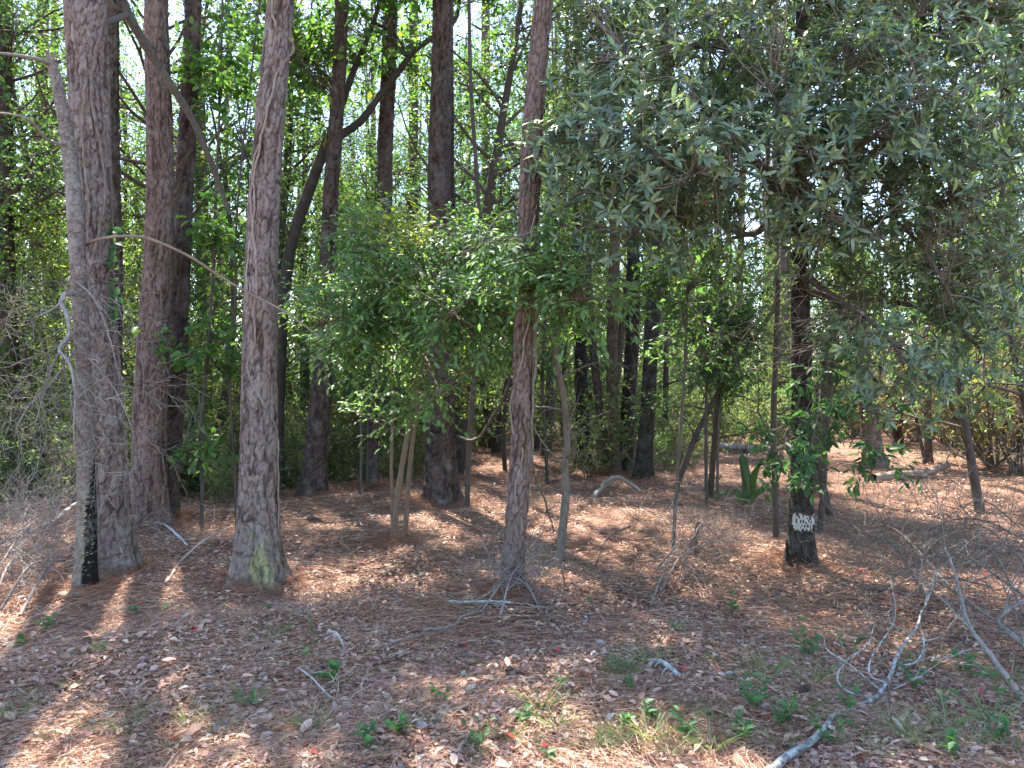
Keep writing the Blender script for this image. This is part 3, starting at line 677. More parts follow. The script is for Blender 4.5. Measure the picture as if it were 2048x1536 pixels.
# ------------------------------------------------------------------ leafy sapling clump in the middle
def mid_sapling():
    r = rg(71); b = gnd(786, 1085)
    root = thing('leafy_sapling', 'bright green many-stemmed sapling with spreading leafy crown before the stout pine', 'tree', tuple(b))
    stems = [[b, at(800, 960, 7.4), at(820, 840, 7.3), at(842, 700, 7.1), at(880, 560, 6.8), at(930, 480, 6.5)],
             [b + [.1, .15, 0], at(820, 930, 7.6), at(835, 820, 7.6), at(860, 680, 7.3), at(980, 580, 6.6), at(1080, 540, 5.6)],
             [b + [-.03, .2, 0], at(783, 950, 7.7), at(785, 820, 7.7), at(780, 700, 7.4), at(740, 600, 7.0), at(690, 520, 6.7)]]
    limbs = []
    for k, s in enumerate(stems):
        P = limb(s, 30); R = np.linspace((.034, .027, .02)[k], .007, 30); R[0] *= 1.3
        mb = MB(); tubes(mb, P, R, 8, (.17, .12, .09)); at_base(mb.obj('stem', M_DARK), root); limbs.append(P[10:])
    wood = MB()
    for pts in ([(850, 680, 7.1), (960, 640, 6.2), (1100, 600, 5.3), (1190, 600, 5.2)], [(870, 600, 6.9), (800, 540, 6.3), (700, 470, 6.2)], [(850, 680, 7.1), (740, 660, 6.4), (640, 640, 6.3)],
                [(880, 560, 6.8), (940, 500, 5.8), (1050, 470, 5.2)], [(860, 640, 7.0), (900, 620, 5.9), (920, 640, 5.4)], [(845, 700, 7.1), (870, 760, 6.5), (880, 800, 6.2)]):
        P = limb([at(*p) for p in pts], 14); limbs.append(P); tubes(wood, P, np.linspace(.014, .004, 14), 5, (.15, .115, .09))
    ells = [(900, 570, 6.3, 1.05, .50, .8, .8), (800, 480, 6.4, .65, .34, .6, 1), (630, 600, 6.9, .5, .4, .5, .6), (770, 730, 6.9, .55, .30, .5, .9), (1000, 690, 6.1, .35, .25, .4, .8), (980, 470, 6.0, .5, .22, .4, .7), (760, 610, 6.2, .7, .5, .6, .7), (840, 830, 7.0, .3, .22, .3, .6), (740, 800, 7.2, .3, .2, .3, .6), (1070, 540, 5.25, .5, .30, .35, 2.6), (690, 640, 6.5, .5, .38, .5, 1), (1170, 600, 5.3, .32, .28, .3, 2.2), (880, 790, 6.4, .22, .14, .25, 1.3),
            (960, 650, 5.8, .5, .25, .4, .9), (700, 460, 6.6, .3, .2, .3, .8)]
    pts = in_ellipsoids(r, ells, 330)
    P1, R1 = connect(r, pts, limbs, 6, .1, .005, .0025)
    P2, R2 = spawn(r, P1, R1, 6, .2, 1., .75, .30, K=5, up=-.05, noise=.16, rfac=.65, planar=.65, rmin=.0013)
    tubes(wood, P1, R1, 4, (.16, .13, .10)); tubes(wood, P2, R2, 3, (.15, .15, .09))
    at_base(wood.obj('branches', M_TWIG), root)['kind'] = 'stuff'
    mb = MB()
    idx = np.repeat(np.arange(len(P2)), 7); t = np.tile((np.arange(7) + .6) / 7, len(P2))
    s, tan, _ = lerp_path(P2, R2, idx, t)
    side = nrm(np.cross(tan, [0, 0, 1.])) * np.tile([1, -1, 1, -1, 1, -1, .1], len(P2))[:, None]
    d = nrm(side + tan * .75 + .2 * r.normal(size=s.shape) + [0, 0, -.18]); nv = r.normal(size=s.shape) * .30 + [0, -.45, .9]
    L = .068 * (.65 + .6 * r.random(len(s)))
    col = palette(r, len(s), [(.095, .18, .062), (.12, .205, .068), (.08, .155, .058)])
    yel = np.exp(-(((s[:, 0] - at(815, 450, 6.4)[0]) / .38) ** 2 + ((s[:, 2] - at(815, 455, 6.4)[2]) / .28) ** 2)) > .45 + .4 * r.random(len(s))
    col[yel] = palette(r, int(yel.sum()), [(.20, .22, .03), (.15, .19, .035)])
    vis = np.abs(s[:, 0]) < s[:, 1] * .66
    near = np.zeros(len(s), bool); near[np.where(vis)[0][np.argsort(s[vis, 1])[:300]]] = True
    k = ~near
    leaves(mb, s[k], d[k], nv[k], L[k], L[k] * .42, col[k], q=1, curl=.14)
    cr = at_base(mb.obj('crown', M_LEAF), root)
    single_leaves(cr, (s[near], d[near], nv[near]), L[near], .42, 'leaf', [(.095, .18, .062), (.12, .205, .068), (.08, .155, .058)], M_LEAF, r)
mid_sapling()

# ------------------------------------------------------------------ grey snag against the thick pine
def snag():
    r = rg(72)
    pts = [(172, 1188, 46), (172, 1050, 42), (166, 900, 38), (160, 750, 34), (155, 620, 35), (151, 480, 36), (146, 360, 34), (134, 255, 30), (116, 160, 26), (103, 118, 22)]
    def char(T_, Z, pl, C, q):
        th = (T_ + math.pi) % (2 * math.pi) - math.pi
        edge = .30 + .06 * np.sin(Z * 23) + .05 * np.sin(Z * 61 + 1) + np.maximum(0, Z - .62) * 2.2 + .12 * np.sin(Z * 140)* (Z > .5)
        k = ((th > edge) & (th < 1.7) & (Z < 1.02 + .05 * np.sin(T_ * 9))).astype(float)[..., None]
        g = np.clip((th - 0) * .0 + (Z < .9) * .5, 0, 1)[..., None]
        C = C * (1 - .35 * g) + np.array([.25, .23, .17]) * .35 * g
        return C * (1 - k) + np.array([.012, .010, .010]) * k
    D = float(gnd(172, 1188)[1]); T = Trunk(pts, D, 0, 72, .22); TR['snag'] = T
    root = thing('dead_snag', 'grey dead snag with broken top and blackened strip, leaning on thick pine', 'dead tree', (float(T.cx(T.z0)), D, T.z0))
    mb = MB(); T.build(mb, 'smooth', 9, .008, char)
    top = T.c(T.H); rr = float(T.rad(T.H))
    for i in range(14):       # splintered top
        a = i * .45; p = top + np.array([math.cos(a) * rr * .8, math.sin(a) * rr * .8, -.05]); P = np.stack([p, p + [r.normal() * .01, r.normal() * .01, .06 + .12 * r.random()]])
        tubes(mb, P[None], np.array([[.014, .002]]), 4, (.25, .19, .14))
    at_base(mb.obj('trunk', M_GREY), root)
    def lim(px, w, col=(.19, .16, .14), nm='limb', d0=0):
        P = limb([at(a, b, D + (c if c else 0)) for a, b, c in px], 16); m = MB(); R = np.linspace(w, w * .45, 16); tubes(m, P, R, 7, col); o = at_base(m.obj(nm, M_GREY), root); return P, R
    L = [lim([(108, 130, 0), (80, 120, -.1), (40, 112, -.2), (-40, 102, -.4)], .020), lim([(140, 290, 0), (95, 280, -.15), (60, 240, -.3), (0, 226, -.4), (-60, 228, -.5)], .012),
         lim([(152, 590, -.05), (135, 585, -.15), (122, 605, -.25), (134, 630, -.3), (138, 668, -.32), (122, 690, -.35), (118, 702, -.4)], .021, (.27, .25, .23)),
         lim([(124, 603, -.25), (105, 618, -.3), (72, 634, -.4)], .010, (.26, .24, .22)),
         lim([(118, 702, -.4), (140, 730, -.45), (150, 790, -.5), (148, 850, -.45), (150, 900, -.35)], .011, (.27, .25, .23)),
         lim([(150, 700, 0), (100, 770, -.3), (60, 810, -.4), (30, 860, -.5)], .009), lim([(155, 800, 0), (210, 760, -.4), (250, 820, -.5), (270, 880, -.5)], .007),
         lim([(150, 560, 0), (190, 600, -.3), (220, 680, -.45), (240, 760, -.5)], .007), lim([(152, 660, 0), (110, 720, -.3), (90, 780, -.4), (70, 850, -.5)], .007)]
    tw = MB(); P = np.stack([l[0] for l in L[2:]]); R = np.stack([l[1] for l in L[2:]])
    A, B = spawn(r, P, R, 7, .15, 1, .9, .42, K=8, up=-.02, noise=.28, rfac=.5, rmin=.0018)
    A2, B2 = spawn(r, A, B, 5, .25, 1, .9, .3, K=6, up=-.02, noise=.28, rfac=.7, rmin=.0014)
    A3, B3 = spawn(r, A2, B2, 2, .25, 1, .9, .16, K=4, noise=.2, rfac=.7, rmin=.0012)
    for p_, q_ in ((A, B), (A2, B2), (A3, B3)): tubes(tw, p_, q_, 3, palette(r, len(p_), [(.20, .175, .155), (.165, .14, .12), (.25, .225, .205)]))
    at_base(tw.obj('twigs', M_TWIG), root)['kind'] = 'stuff'
    fg = MB()          # small pale shelf fungi along the blackened strip
    for i in range(150):
        z = T.z0 + .02 + .75 * r.random() ** 1.7; th = (.22 + .12 * r.normal()) if r.random() < .65 else .2 + 1.0 * r.random()
        c = T.side(th, z, 1.02); n = nrm(c - T.c(z)); s_ = np.cross(n, [0, 0, 1.]); w = .006 + .007 * r.random()
        V = [c - s_ * w, c + s_ * w, c + n * w * 1.4 + s_ * w * .6, c + n * w * 1.4 - s_ * w * .6, c - [0, 0, w * .6]]
        fg.add(V, [[0, 1, 2], [0, 2, 3], [4, 2, 1], [4, 3, 2], [4, 0, 3]], np.array([.40, .33, .20]) * (.7 + .5 * r.random()))
    at_base(fg.obj('fungus', M_FUNGUS), root)['kind'] = 'stuff'
    bf = MB(); c = gnd(150, 1196); a = np.linspace(0, 2 * math.pi, 22, endpoint=False)      # bracket fungus at the foot
    rad = (.085 + .02 * np.sin(3 * a + 1) + .012 * np.sin(7 * a)); ring = lambda s_, z: np.stack([c[0] + np.cos(a) * rad * s_ * 1.1, c[1] - .05 + np.sin(a) * rad * s_ * .7, np.full(22, c[2] + z)], 1)
    V = np.vstack([ring(.6, -.02), ring(.95, .03), ring(1.05, .045), ring(.9, .06), ring(.3, .062), [[c[0], c[1] - .05, c[2] + .06]]])
    t = []
    for k in range(4):
        for j in range(22): j2 = (j + 1) % 22; t += [[k * 22 + j, k * 22 + j2, k * 22 + 22 + j2], [k * 22 + j, k * 22 + 22 + j2, k * 22 + 22 + j]]
    t += [[88 + j, 88 + (j + 1) % 22, 110] for j in range(22)]
    bf.add(V, t, (.24, .17, .12)); at_base(bf.obj('bracket_fungus', M_FUNGUS), root)
snag()

# ------------------------------------------------------------------ leaning forked oak
def oak():
    r = rg(73); D = 11.0; b = gnd(556, 980); b = np.array([at(556, 980, D)[0], D, float(hgt(at(556, 980, D)[0], D))])
    root = thing('oak_tree', 'leaning dark oak that forks into two crooked limbs, lichen on its bark', 'tree', tuple(b))
    w = lambda px: px / F * D / 2 * .76
    def br(nm, pts, w0, w1, n=40, sides=12):
        P = limb([at(p[0], p[1], D + (p[2] if len(p) > 2 else 0)) if not isinstance(p, np.ndarray) else p for p in pts], n); m = MB(); R = np.linspace(w(w0), w(w1), n) * (1 + .05 * r.normal(size=n)); tubes(m, P, R, sides, (.045, .038, .031))
        at_base(m.obj(nm, M_DARK), root); return P
    t0 = br('trunk', [b - [0, 0, .15], (556, 850), (560, 720), (566, 600), (585, 480), (618, 380), (648, 300), (656, 278)], 34, 26, 60, 16)
    la = br('limb', [(652, 288), (672, 240), (690, 190), (712, 130), (735, 75), (760, 0), (780, -120, .6), (800, -300, 1.)], 22, 8)
    lb = br('limb', [(652, 288), (690, 265), (725, 238), (760, 190), (800, 140), (830, 100), (880, 65), (912, 36), (922, -20), (960, -160, -.6)], 22, 9)
    lc = br('limb', [(818, 115), (795, 95), (775, 60), (750, 45), (730, 20, .5)], 12, 7, 20)
    ld = br('limb', [(690, 190), (650, 150, .5), (610, 100, .8), (560, 60, 1.2)], 10, 4, 20)
    le = br('limb', [(585, 480), (540, 400, -.4), (500, 330, -.8), (470, 250, -1.)], 10, 3, 20)
    ells = [(690, 90, 11, 1.5, .8, 1.4, 1), (560, 80, 11, 1.0, .8, 1.2, 1), (800, -60, 11.3, 2.0, 1.0, 1.5, 1), (480, 220, 10.3, .55, .6, .6, 1.2), (620, 230, 11, .6, .6, .8, .6), (600, -250, 11.5, 2., 1.0, 1.6, .3)]
    pts = in_ellipsoids(r, ells, 165)
    wood = MB(); P1, R1 = connect(r, pts, [la, lb, lc, ld, le], 6, .1, .012, .005); P2, R2 = spawn(r, P1, R1, 4, .3, 1, .8, .45, K=4, rfac=.6, planar=.3, rmin=.003)
    tubes(wood, P1, R1, 4, (.09, .075, .06)); tubes(wood, P2, R2, 3, (.09, .075, .06)); at_base(wood.obj('branches', M_DARK), root)['kind'] = 'stuff'
    mb = MB(); leaf_on(r, mb, P2, R2, 7, .25, 1, .9, .13, .55, [(.05, .105, .035), (.065, .13, .04), (.09, .16, .04), (.16, .18, .03)], [4, 4, 2, .4], q=0, droop=.35, flat=.55)
    at_base(mb.obj('crown', M_LEAF), root)['kind'] = 'stuff'
oak()

# ------------------------------------------------------------------ limbs, vines and thin stems between the trunks
def rope(name, label, cat, P, R, col, mat, sides=7, n=60, group=None, wig=.0, seed=1, root=None):
    r = rg(seed); P = spline(P, n)
    if wig: P = P + wig * np.stack([np.sin(np.linspace(0, n * .5, n) + k * 2 + seed) for k in range(3)], 1) * .6 + r.normal(size=P.shape) * wig * .25
    mb = MB(); tubes(mb, P, np.linspace(R[0], R[1], n) * (1 + .06 * r.normal(size=n)), sides, col)
    o = mb.obj(name, mat)
    if root is not None: at_base(o, root)
    else: tag(o, label, cat, group)
    return P

rope('bent_branch', 'long bare tan branch arching from the thick pine across the mossy pine', 'branch',
     [at(158, 497, 5.75), at(195, 480, 5.5), at(240, 472, 5.4), at(300, 478, 5.4), at(370, 508, 5.5), at(440, 552, 5.6), at(505, 590, 5.65), at(560, 618, 5.6), at(610, 652, 5.5), at(640, 675, 5.45)], (.0125, .007), (.20, .155, .118), M_GREY, 8, 60, wig=.004)
P = rope('hanging_limb', 'dead grey-green limb slanting down between the pines, lodged above', 'branch',
     [TR['big'].c(5.2) + [.1, .1, 0], at(235, -20, 6.9), at(262, 40, 7.0), at(300, 105, 7.1), at(345, 175, 7.2), at(385, 240, 7.3), at(418, 315, 7.4), at(440, 375, 7.5), at(462, 430, 7.5)], (.055, .020), (.085, .073, .058), M_DARK, 9, 60)
P = rope('hanging_limb', 'short dark stub of limb crossing behind the broken snag top', 'branch', [TR['big'].c(4.55), at(255, 28, 7.0), at(225, 12, 6.9), at(200, -40, 6.8)], (.03, .03), (.12, .10, .085), M_DARK, 8, 20)

V = TR['mossy']
rope('vine', 'pale tan vine squiggling up the mossy pine', 'vine', [V.surf(*p) for p in [(512, 640), (520, 560), (513, 480), (506, 400), (518, 340), (530, 280), (545, 215), (560, 150), (582, 110), (590, 88), (556, 66), (548, 20), (560, -60)]], (.011, .009), (.24, .18, .14), M_GREY, 6, 160, wig=.006, seed=3)
rope('vine', 'thin tan vine running down the flank of the mossy pine to the ground', 'vine', [V.surf(*p) for p in [(508, 600), (516, 680), (500, 740), (526, 800), (545, 860), (556, 930), (562, 1010), (566, 1090), (572, 1150)]] + [gnd(580, 1180) + [0, 0, .02]], (.009, .007), (.22, .17, .13), M_GREY, 6, 140, wig=.005, seed=4)
rope('vine', 'thin vine on the mossy pine near its dark knot', 'vine', [V.surf(*p) for p in [(497, 590), (500, 520), (512, 460), (515, 400), (508, 350), (522, 300)]], (.007, .006), (.30, .23, .19), M_GREY, 6, 80, wig=.005, seed=6)
V = TR['vine']
rope('vine', 'pale vine snaking down the slim reddish pine and out across the leaf litter', 'vine',
     [V.surf(*p) for p in [(1062, 620), (1050, 680), (1040, 740), (1020, 800), (1026, 860), (1046, 905), (1036, 950), (1030, 990), (1042, 1040), (1040, 1080), (1022, 1120), (1008, 1165)]] +
     [gnd(x, y) + [0, 0, .03] for x, y in [(985, 1200), (960, 1225), (925, 1243), (900, 1262), (860, 1268), (830, 1283), (795, 1292), (760, 1310)]], (.009, .008), (.21, .165, .13), M_GREY, 6, 220, wig=.006, seed=5)
rope('vine', 'second pale vine down the shaded flank of the slim reddish pine', 'vine', [V.surf(*p) for p in [(1066, 600), (1066, 700), (1064, 800), (1062, 900), (1058, 980), (1052, 1050), (1044, 1110), (1040, 1160)]] + [gnd(1052, 1190) + [0, 0, .02]], (.010, .006), (.17, .135, .105), M_GREY, 6, 160, wig=.007, seed=7)
rope('vine', 'loose vine hanging off the slim reddish pine to the crooked little tree', 'vine', [V.surf(1068, 560), at(1072, 700, 5.6), at(1064, 830, 5.6), at(1066, 930, 5.7), at(1075, 965, 5.9), at(1090, 1000, 6.2), gnd(1108, 1075) + [0, 0, .05]], (.012, .007), (.16, .135, .11), M_GREY, 6, 120, wig=.008, seed=8)
rope('vine', 'thin vine hanging along the upper slim reddish pine', 'vine', [V.surf(*p) for p in [(1085, 250), (1088, 320), (1080, 380), (1068, 440), (1058, 500)]], (.006, .005), (.33, .27, .23), M_GREY, 5, 80, wig=.005, seed=9)
V = TR['big']
for k, pp in enumerate([[(192, 30), (188, 120), (185, 200), (196, 280), (205, 380), (200, 480), (188, 560), (196, 640)], [(176, 180), (172, 260), (178, 350), (186, 420), (182, 520), (172, 600), (168, 700)], [(205, 330), (212, 420), (214, 520), (208, 620), (216, 720), (226, 820)]]):
    P = rope('vine', ['thick woody vine roped up the thickest pine beside its ivy', 'slender woody vine up the thickest pine next to the snag', 'dark woody vine hugging the ivy side of the thickest pine'][k], 'vine', [V.surf(*p) for p in pp], (.016 - .004 * k, .013 - .004 * k), [(.16, .12, .10), (.18, .14, .115), (.11, .08, .066)][k], M_GREY, 7, 140, wig=.007, seed=20 + k)
def ivy():
    V = TR['big']; r = rg(76); root = thing('climbing_ivy', 'green ivy leaves climbing the flank of the thickest pine', 'ivy', tuple(V.surf(222, 640)))
    pts = np.array([V.surf(*p, 1.06) for p in [(222, 650), (219, 600), (218, 560), (216, 520), (214, 480), (210, 450)]])
    P = spline(pts, 30); mb = MB(); tubes(mb, P, np.full(30, .005), 5, (.13, .1, .07)); at_base(mb.obj('stem', M_DARK), root)
    idx = r.integers(0, 30, 46); b = P[idx] + r.normal(size=(46, 3)) * [.02, .005, .02] - [0, .02, 0]
    d = r.normal(size=b.shape) * .5 + [.2, -.5, -.6]; nv = r.normal(size=b.shape) * .3 + [0, -.8, .6]
    single_leaves(root, (b, d, nv), .05 + .04 * r.random(46), .75, 'leaf', [(.05, .12, .045), (.06, .14, .05)], M_LEAF, r)
ivy()

def thin_tree(name, label, pts, D, w0, w1, col, mat=M_DARK, cat='tree', group=None, crown=None, seed=0, leafL=.08, cols=None, n=24, q=0, twigs=None):
    """Slender stem through sight points, with an optional leafy crown of ellipsoids."""
    b = np.array([at(pts[0][0], pts[0][1], D)[0], D, 0.]); b[2] = float(hgt(b[0], D)); r = rg(seed)
    root = thing(name, label, cat, tuple(b), group)
    P = limb([b - [0, 0, .1], b + [0, 0, .02]] + [at(p[0], p[1], D + (p[2] if len(p) > 2 else 0)) for p in pts[1:]], n * 2)
    R = np.linspace(w0, w1, n * 2) / F * D / 2 * (1 + .05 * r.normal(size=n * 2)); R[:3] *= 1.25
    mb = MB(); tubes(mb, P, R, 9, col); at_base(mb.obj('trunk', mat), root)
    if twigs:
        m = MB(); A, B = spawn(r, P[None], R[None], twigs, .35, 1, 1., .6, K=6, noise=.25, rfac=.4, rmin=.003); A2, B2 = spawn(r, A, B, 4, .3, 1, .8, .3, K=4, noise=.2, rmin=.002)
        tubes(m, A, B, 4, col); tubes(m, A2, B2, 3, col); at_base(m.obj('twigs', M_TWIG), root)['kind'] = 'stuff'
    if crown:
        nn = crown[0]; pc = in_ellipsoids(r, crown[1:], nn); wd = MB()
        A, B = connect(r, pc, [P[n // 2:]], 6, .1, .006, .003); A2, B2 = spawn(r, A, B, 4, .35, 1, .8, .25, K=4, planar=.5, rmin=.0016)
        tubes(wd, A, B, 4, col); tubes(wd, A2, B2, 3, col); at_base(wd.obj('branches', mat), root)['kind'] = 'stuff'
        m = MB(); leaf_on(r, m, A2, B2, 6, .2, 1, .9, leafL, .5, cols or [(.055, .12, .04), (.07, .145, .045), (.09, .16, .045)], q=q, droop=.3, flat=.65)
        at_base(m.obj('crown', M_LEAF), root)['kind'] = 'stuff'
    return P

DK, BR, GY = (.075, .062, .052), (.16, .115, .085), (.22, .20, .175)
thin_tree('young_tree', 'thin sapling with broad oak leaves between the reddish pine and mossy pine', [(403, 1052), (404, 960), (398, 880), (410, 760), (425, 560), (432, 380), (440, 200), (445, 0), (450, -200)], 8.5, 8, 4, DK, crown=[270, (440, 140, 8.3, .38, .7, .5, 1), (430, -330, 8.5, 1.3, .8, 1.3, .5), (490, -430, 7.4, 1.5, .8, 1.1, .5), (420, 700, 8.4, .5, .35, .5, .8), (350, 700, 7.9, .35, .2, .3, 1), (450, 480, 8.6, .5, .4, .5, .8), (410, 900, 8.4, .5, .1, .4, 1.)], seed=80, leafL=.11, q=1)  # high crown foliage out of view, added to shade the left foreground
thin_tree('young_tree', 'leafless-stemmed sapling beside the mossy pine, leafy only higher up', [(474, 1050), (470, 960), (465, 880), (460, 760), (470, 620), (476, 400), (520, 0), (560, -300)], 8.6, 7, 3, DK, crown=[105, (600, -330, 8.8, 1.4, .8, 1.3, .5), (480, 660, 9.0, .5, .3, .5, 1), (470, 520, 9, .5, .35, .5, 1)], seed=81, leafL=.10, q=1)  # unseen upper crown added to cast shade on the foreground litter
thin_tree('crooked_tree', 'crooked little lichened tree with a bent top beside the slim reddish pine', [(1120, 1122), (1126, 1050), (1132, 990), (1130, 930), (1134, 880), (1128, 800), (1112, 720), (1100, 670), (1085, 652, .1), (1068, 640, .2)], 6.75, 20, 9, (.15, .13, .11), M_DARK, twigs=12, seed=82)
thin_tree('young_tree', 'thin pole sapling rising right behind the stout dark pine', [(934, 1010), (938, 900), (945, 800), (955, 640), (962, 500), (952, 330), (942, 180), (938, 0), (936, -200)], 10.0, 12, 7, DK, seed=83, twigs=10, crown=[130, (830, -430, 7.9, 1.5, .8, 1.2, 1), (960, -380, 9.3, 1.2, .8, 1.2, 1), (945, 150, 10, .5, .5, .5, .6)], leafL=.09)  # crown parts overhead, out of view, added to keep sun off the near ground
saps = [([(1346, 1105), (1352, 990), (1362, 850), (1370, 720), (1376, 560)], 7.1, 9, 5, 'spindly dark sapling beside the crossing leaning stem'),
        ([(1352, 985), (1372, 920), (1402, 850), (1440, 780), (1500, 690), (1560, 600)], 11.0, 14, 8, 'leaning dark stem crossing behind the spindly saplings'),
        ([(1413, 1010), (1412, 900), (1413, 780), (1420, 640)], 9.9, 8, 5, 'straight thin sapling standing past the leaning dark stem'),
        ([(1435, 1000), (1436, 900), (1442, 800), (1470, 660)], 10.2, 7, 4, 'thinnest straight sapling by the strap-leaved green plant'),
        ([(1552, 1085), (1550, 960), (1547, 840), (1552, 700), (1556, 560)], 7.5, 15, 10, 'knobbly pole sapling just beside the white-marked trunk'),
        ([(1640, 1060), (1648, 960), (1652, 860), (1668, 720), (1690, 560)], 8.2, 14, 8, 'dark pole sapling behind the white-marked trunk on its sunny side'),
        ([(720, 985), (722, 900), (720, 800), (715, 640)], 10.9, 7, 4, 'thin dark stem among shrubs in front of a distant pine'),
        ([(733, 985), (735, 880), (738, 760), (735, 600)], 11., 6, 4, 'thin dark stem paired with another among the shrubs'),
        ([(1095, 960), (1090, 860), (1085, 760), (1092, 600)], 12.4, 8, 5, 'thin stem between slim reddish pine and hardwood clump'),
        ([(1290, 940), (1296, 860), (1300, 760), (1320, 640), (1350, 540)], 13., 9, 6, 'thin stem rising at the edge of the hardwood clump'),
        ([(1850, 925), (1835, 850), (1815, 760), (1790, 640)], 15., 8, 5, 'thin leaning stem at the brushy edge of the opening')]
for k, (pts, D, a, b, lab) in enumerate(saps):
    cr = [60, (pts[-1][0], pts[-1][1], D, .6, .5, .5, 1), (pts[-2][0], pts[-2][1] - 30, D, .5, .25, .4, 1)]
    thin_tree('young_tree', lab, pts, D, a, b, DK if k % 3 else (.11, .095, .08), crown=cr if k not in (1, 4) else None, twigs=7 if k in (1, 4, 5) else None, seed=90 + k, leafL=.075, cols=[(.045, .10, .04), (.055, .115, .04), (.075, .13, .045)])

# ------------------------------------------------------------------ the wood behind: pines, understory trees, shrubs
def place(o, x, y, s=1., rz=0., dz=0.):
    o.location = (x, y, float(hgt(x, y)) + dz); o.scale = (s, s, s); o.rotation_euler = (0, 0, rz)
    return o

def pine_proto(k):
    r = rg(200 + k); root = thing('pine_tree', 'p', 'tree')
    n = 26; z = np.linspace(-.3, 22, n); P = np.stack([.25 * np.sin(z * .11 + k) - .25 * math.sin(k), .2 * np.sin(z * .13 + 2 * k) - .2 * math.sin(2 * k), z], 1)
    R = np.interp(z, [-.3, 0, .5, 3, 14, 22], [.24, .21, .165, .15, .11, .03])
    mb = MB(); tubes(mb, P, R, 12, [(.125, .092, .076), (.145, .112, .098), (.10, .074, .062)][k % 3])
    A, B = spawn(r, P[None], R[None], 16, .3, .72, 1.4, 1.1, K=5, noise=.2, rfac=.14, up=-.03)
    tubes(mb, A, B, 4, (.15, .12, .105))
    mb.obj('trunk', M_PINEFAR, root)
    for nm, me in zip(('limbs', 'crown'), CROWN_MESH[k % 4]):
        o = bpy.data.objects.new(nm, me); COL.objects.link(o); o.parent = root; o.location = (P[20][0], P[20][1], 17.6); o['kind'] = 'stuff'
    return root

GREEN = [(.064, .118, .05), (.078, .138, .056), (.10, .16, .056), (.18, .195, .05)]
def under_proto(k, H, zlo, nl, Ll, leafL, cols, wts, wr=.6, nleaf=9):
    r = rg(300 + k); root = thing('understory_tree', 'p', 'tree')
    z = np.linspace(-.2, H, 10); P = np.stack([.05 * H * np.sin(z / H * 3 + k) - .05 * H * math.sin(k), .04 * H * np.sin(z / H * 4 + 2 * k) - .04 * H * math.sin(2 * k), z], 1)
    R = np.linspace(.011 * H, .004, 10)
    mb = MB(); tubes(mb, P, R, 8, (.07, .055, .044)); mb.obj('trunk', M_DARK, root)
    w = MB(); A, B = spawn(r, P[None], R[None], nl, zlo / H, .99, 1.05, Ll, K=6, up=.07, noise=.16, rfac=.45, prof=.5)
    A2, B2 = spawn(r, A, B, 7, .25, 1, .85, .85, K=5, noise=.2, planar=.5, prof=.3); A3, B3 = spawn(r, A2, B2, 5, .2, 1, .8, .38, K=4, planar=.6, rmin=.002)
    for p_, q_, s_ in ((A, B, 5), (A2[:, ::2], B2[:, ::2], 3), (A3[:, ::3], B3[:, ::3] * .8, 3)): tubes(w, p_, q_, s_, (.09, .073, .058))
    w.obj('branches', M_DARK, root)['kind'] = 'stuff'
    m = MB(); leaf_on(r, m, A3, B3, nleaf, .15, 1, .9, leafL, wr, cols, wts, q=0, flat=.6, droop=.3)
    m.obj('crown', M_LEAF, root)['kind'] = 'stuff'
    return root

def shrub_proto(k, H, ns, leafL, cols, wts, dens=5, spread=.6):
    r = rg(400 + k); root = thing('shrub', 'p', 'shrub')
    a = r.random(ns) * 6.28; b = np.stack([np.cos(a), np.sin(a), 0 * a], 1) * (.12 * r.random(ns)[:, None])
    d = nrm(np.stack([np.cos(a) * spread, np.sin(a) * spread, np.ones(ns)], 1) + .25 * r.normal(size=(ns, 3))); L = H * (.6 + .5 * r.random(ns))[:, None]
    pts = [b - [0, 0, .05]]
    for i in range(5): d = nrm(d + .18 * r.normal(size=d.shape)); pts.append(pts[-1] + d * L / 5)
    P = np.stack(pts, 1); R = np.tile(np.linspace(.009, .003, 6) * H ** .5, (ns, 1))
    w = MB(); A, B = spawn(r, P, R, 7, .15, 1, .85, .35 * H ** .5, K=5, noise=.2, rfac=.6); A2, B2 = spawn(r, A, B, 4, .2, 1, .8, .16, K=4, rmin=.0015)
    tubes(w, P, R, 5, (.14, .115, .09)); tubes(w, A, B, 3, (.15, .12, .095)); tubes(w, A2, B2, 3, (.15, .12, .095)); w.obj('stems', M_TWIG, root)['kind'] = 'stuff'
    m = MB(); leaf_on(r, m, A2, B2, dens, .1, 1, .9, leafL, .5, cols, wts, q=0, flat=.5); m.obj('leaves', M_LEAF, root)['kind'] = 'stuff'
    return root

PALE = [(.11, .15, .06), (.14, .17, .08), (.085, .125, .05), (.19, .18, .08)]
DKG = [(.04, .09, .035), (.05, .105, .04), (.06, .12, .04)]
PINES = [pine_proto(k) for k in range(4)]
UND = [under_proto(0, 8, 1.0, 26, 2.2, .08, GREEN, [3, 4, 3, .4], nleaf=6), under_proto(1, 10, 1.8, 28, 2.4, .085, GREEN, [4, 3, 2, .2], nleaf=5), under_proto(2, 6, .8, 26, 1.8, .078, GREEN, [2, 3, 4, 1.2]),
       under_proto(3, 8, 1.6, 26, 2.1, .08, DKG, [1, 1, 1], nleaf=8), under_proto(4, 5, .6, 22, 1.6, .07, [(.10, .16, .045), (.16, .20, .045), (.22, .22, .05)], [3, 2, 1]),
       under_proto(5, 13, 4.2, 40, 2.6, .085, [(.055, .115, .04), (.07, .135, .045), (.09, .16, .045), (.16, .19, .045)], [4, 4, 2, .4], nleaf=4), under_proto(6, 12, 3.6, 34, 2.2, .07, [(.05, .10, .045), (.06, .115, .05), (.08, .14, .05)], [1, 1, 1], nleaf=5)]
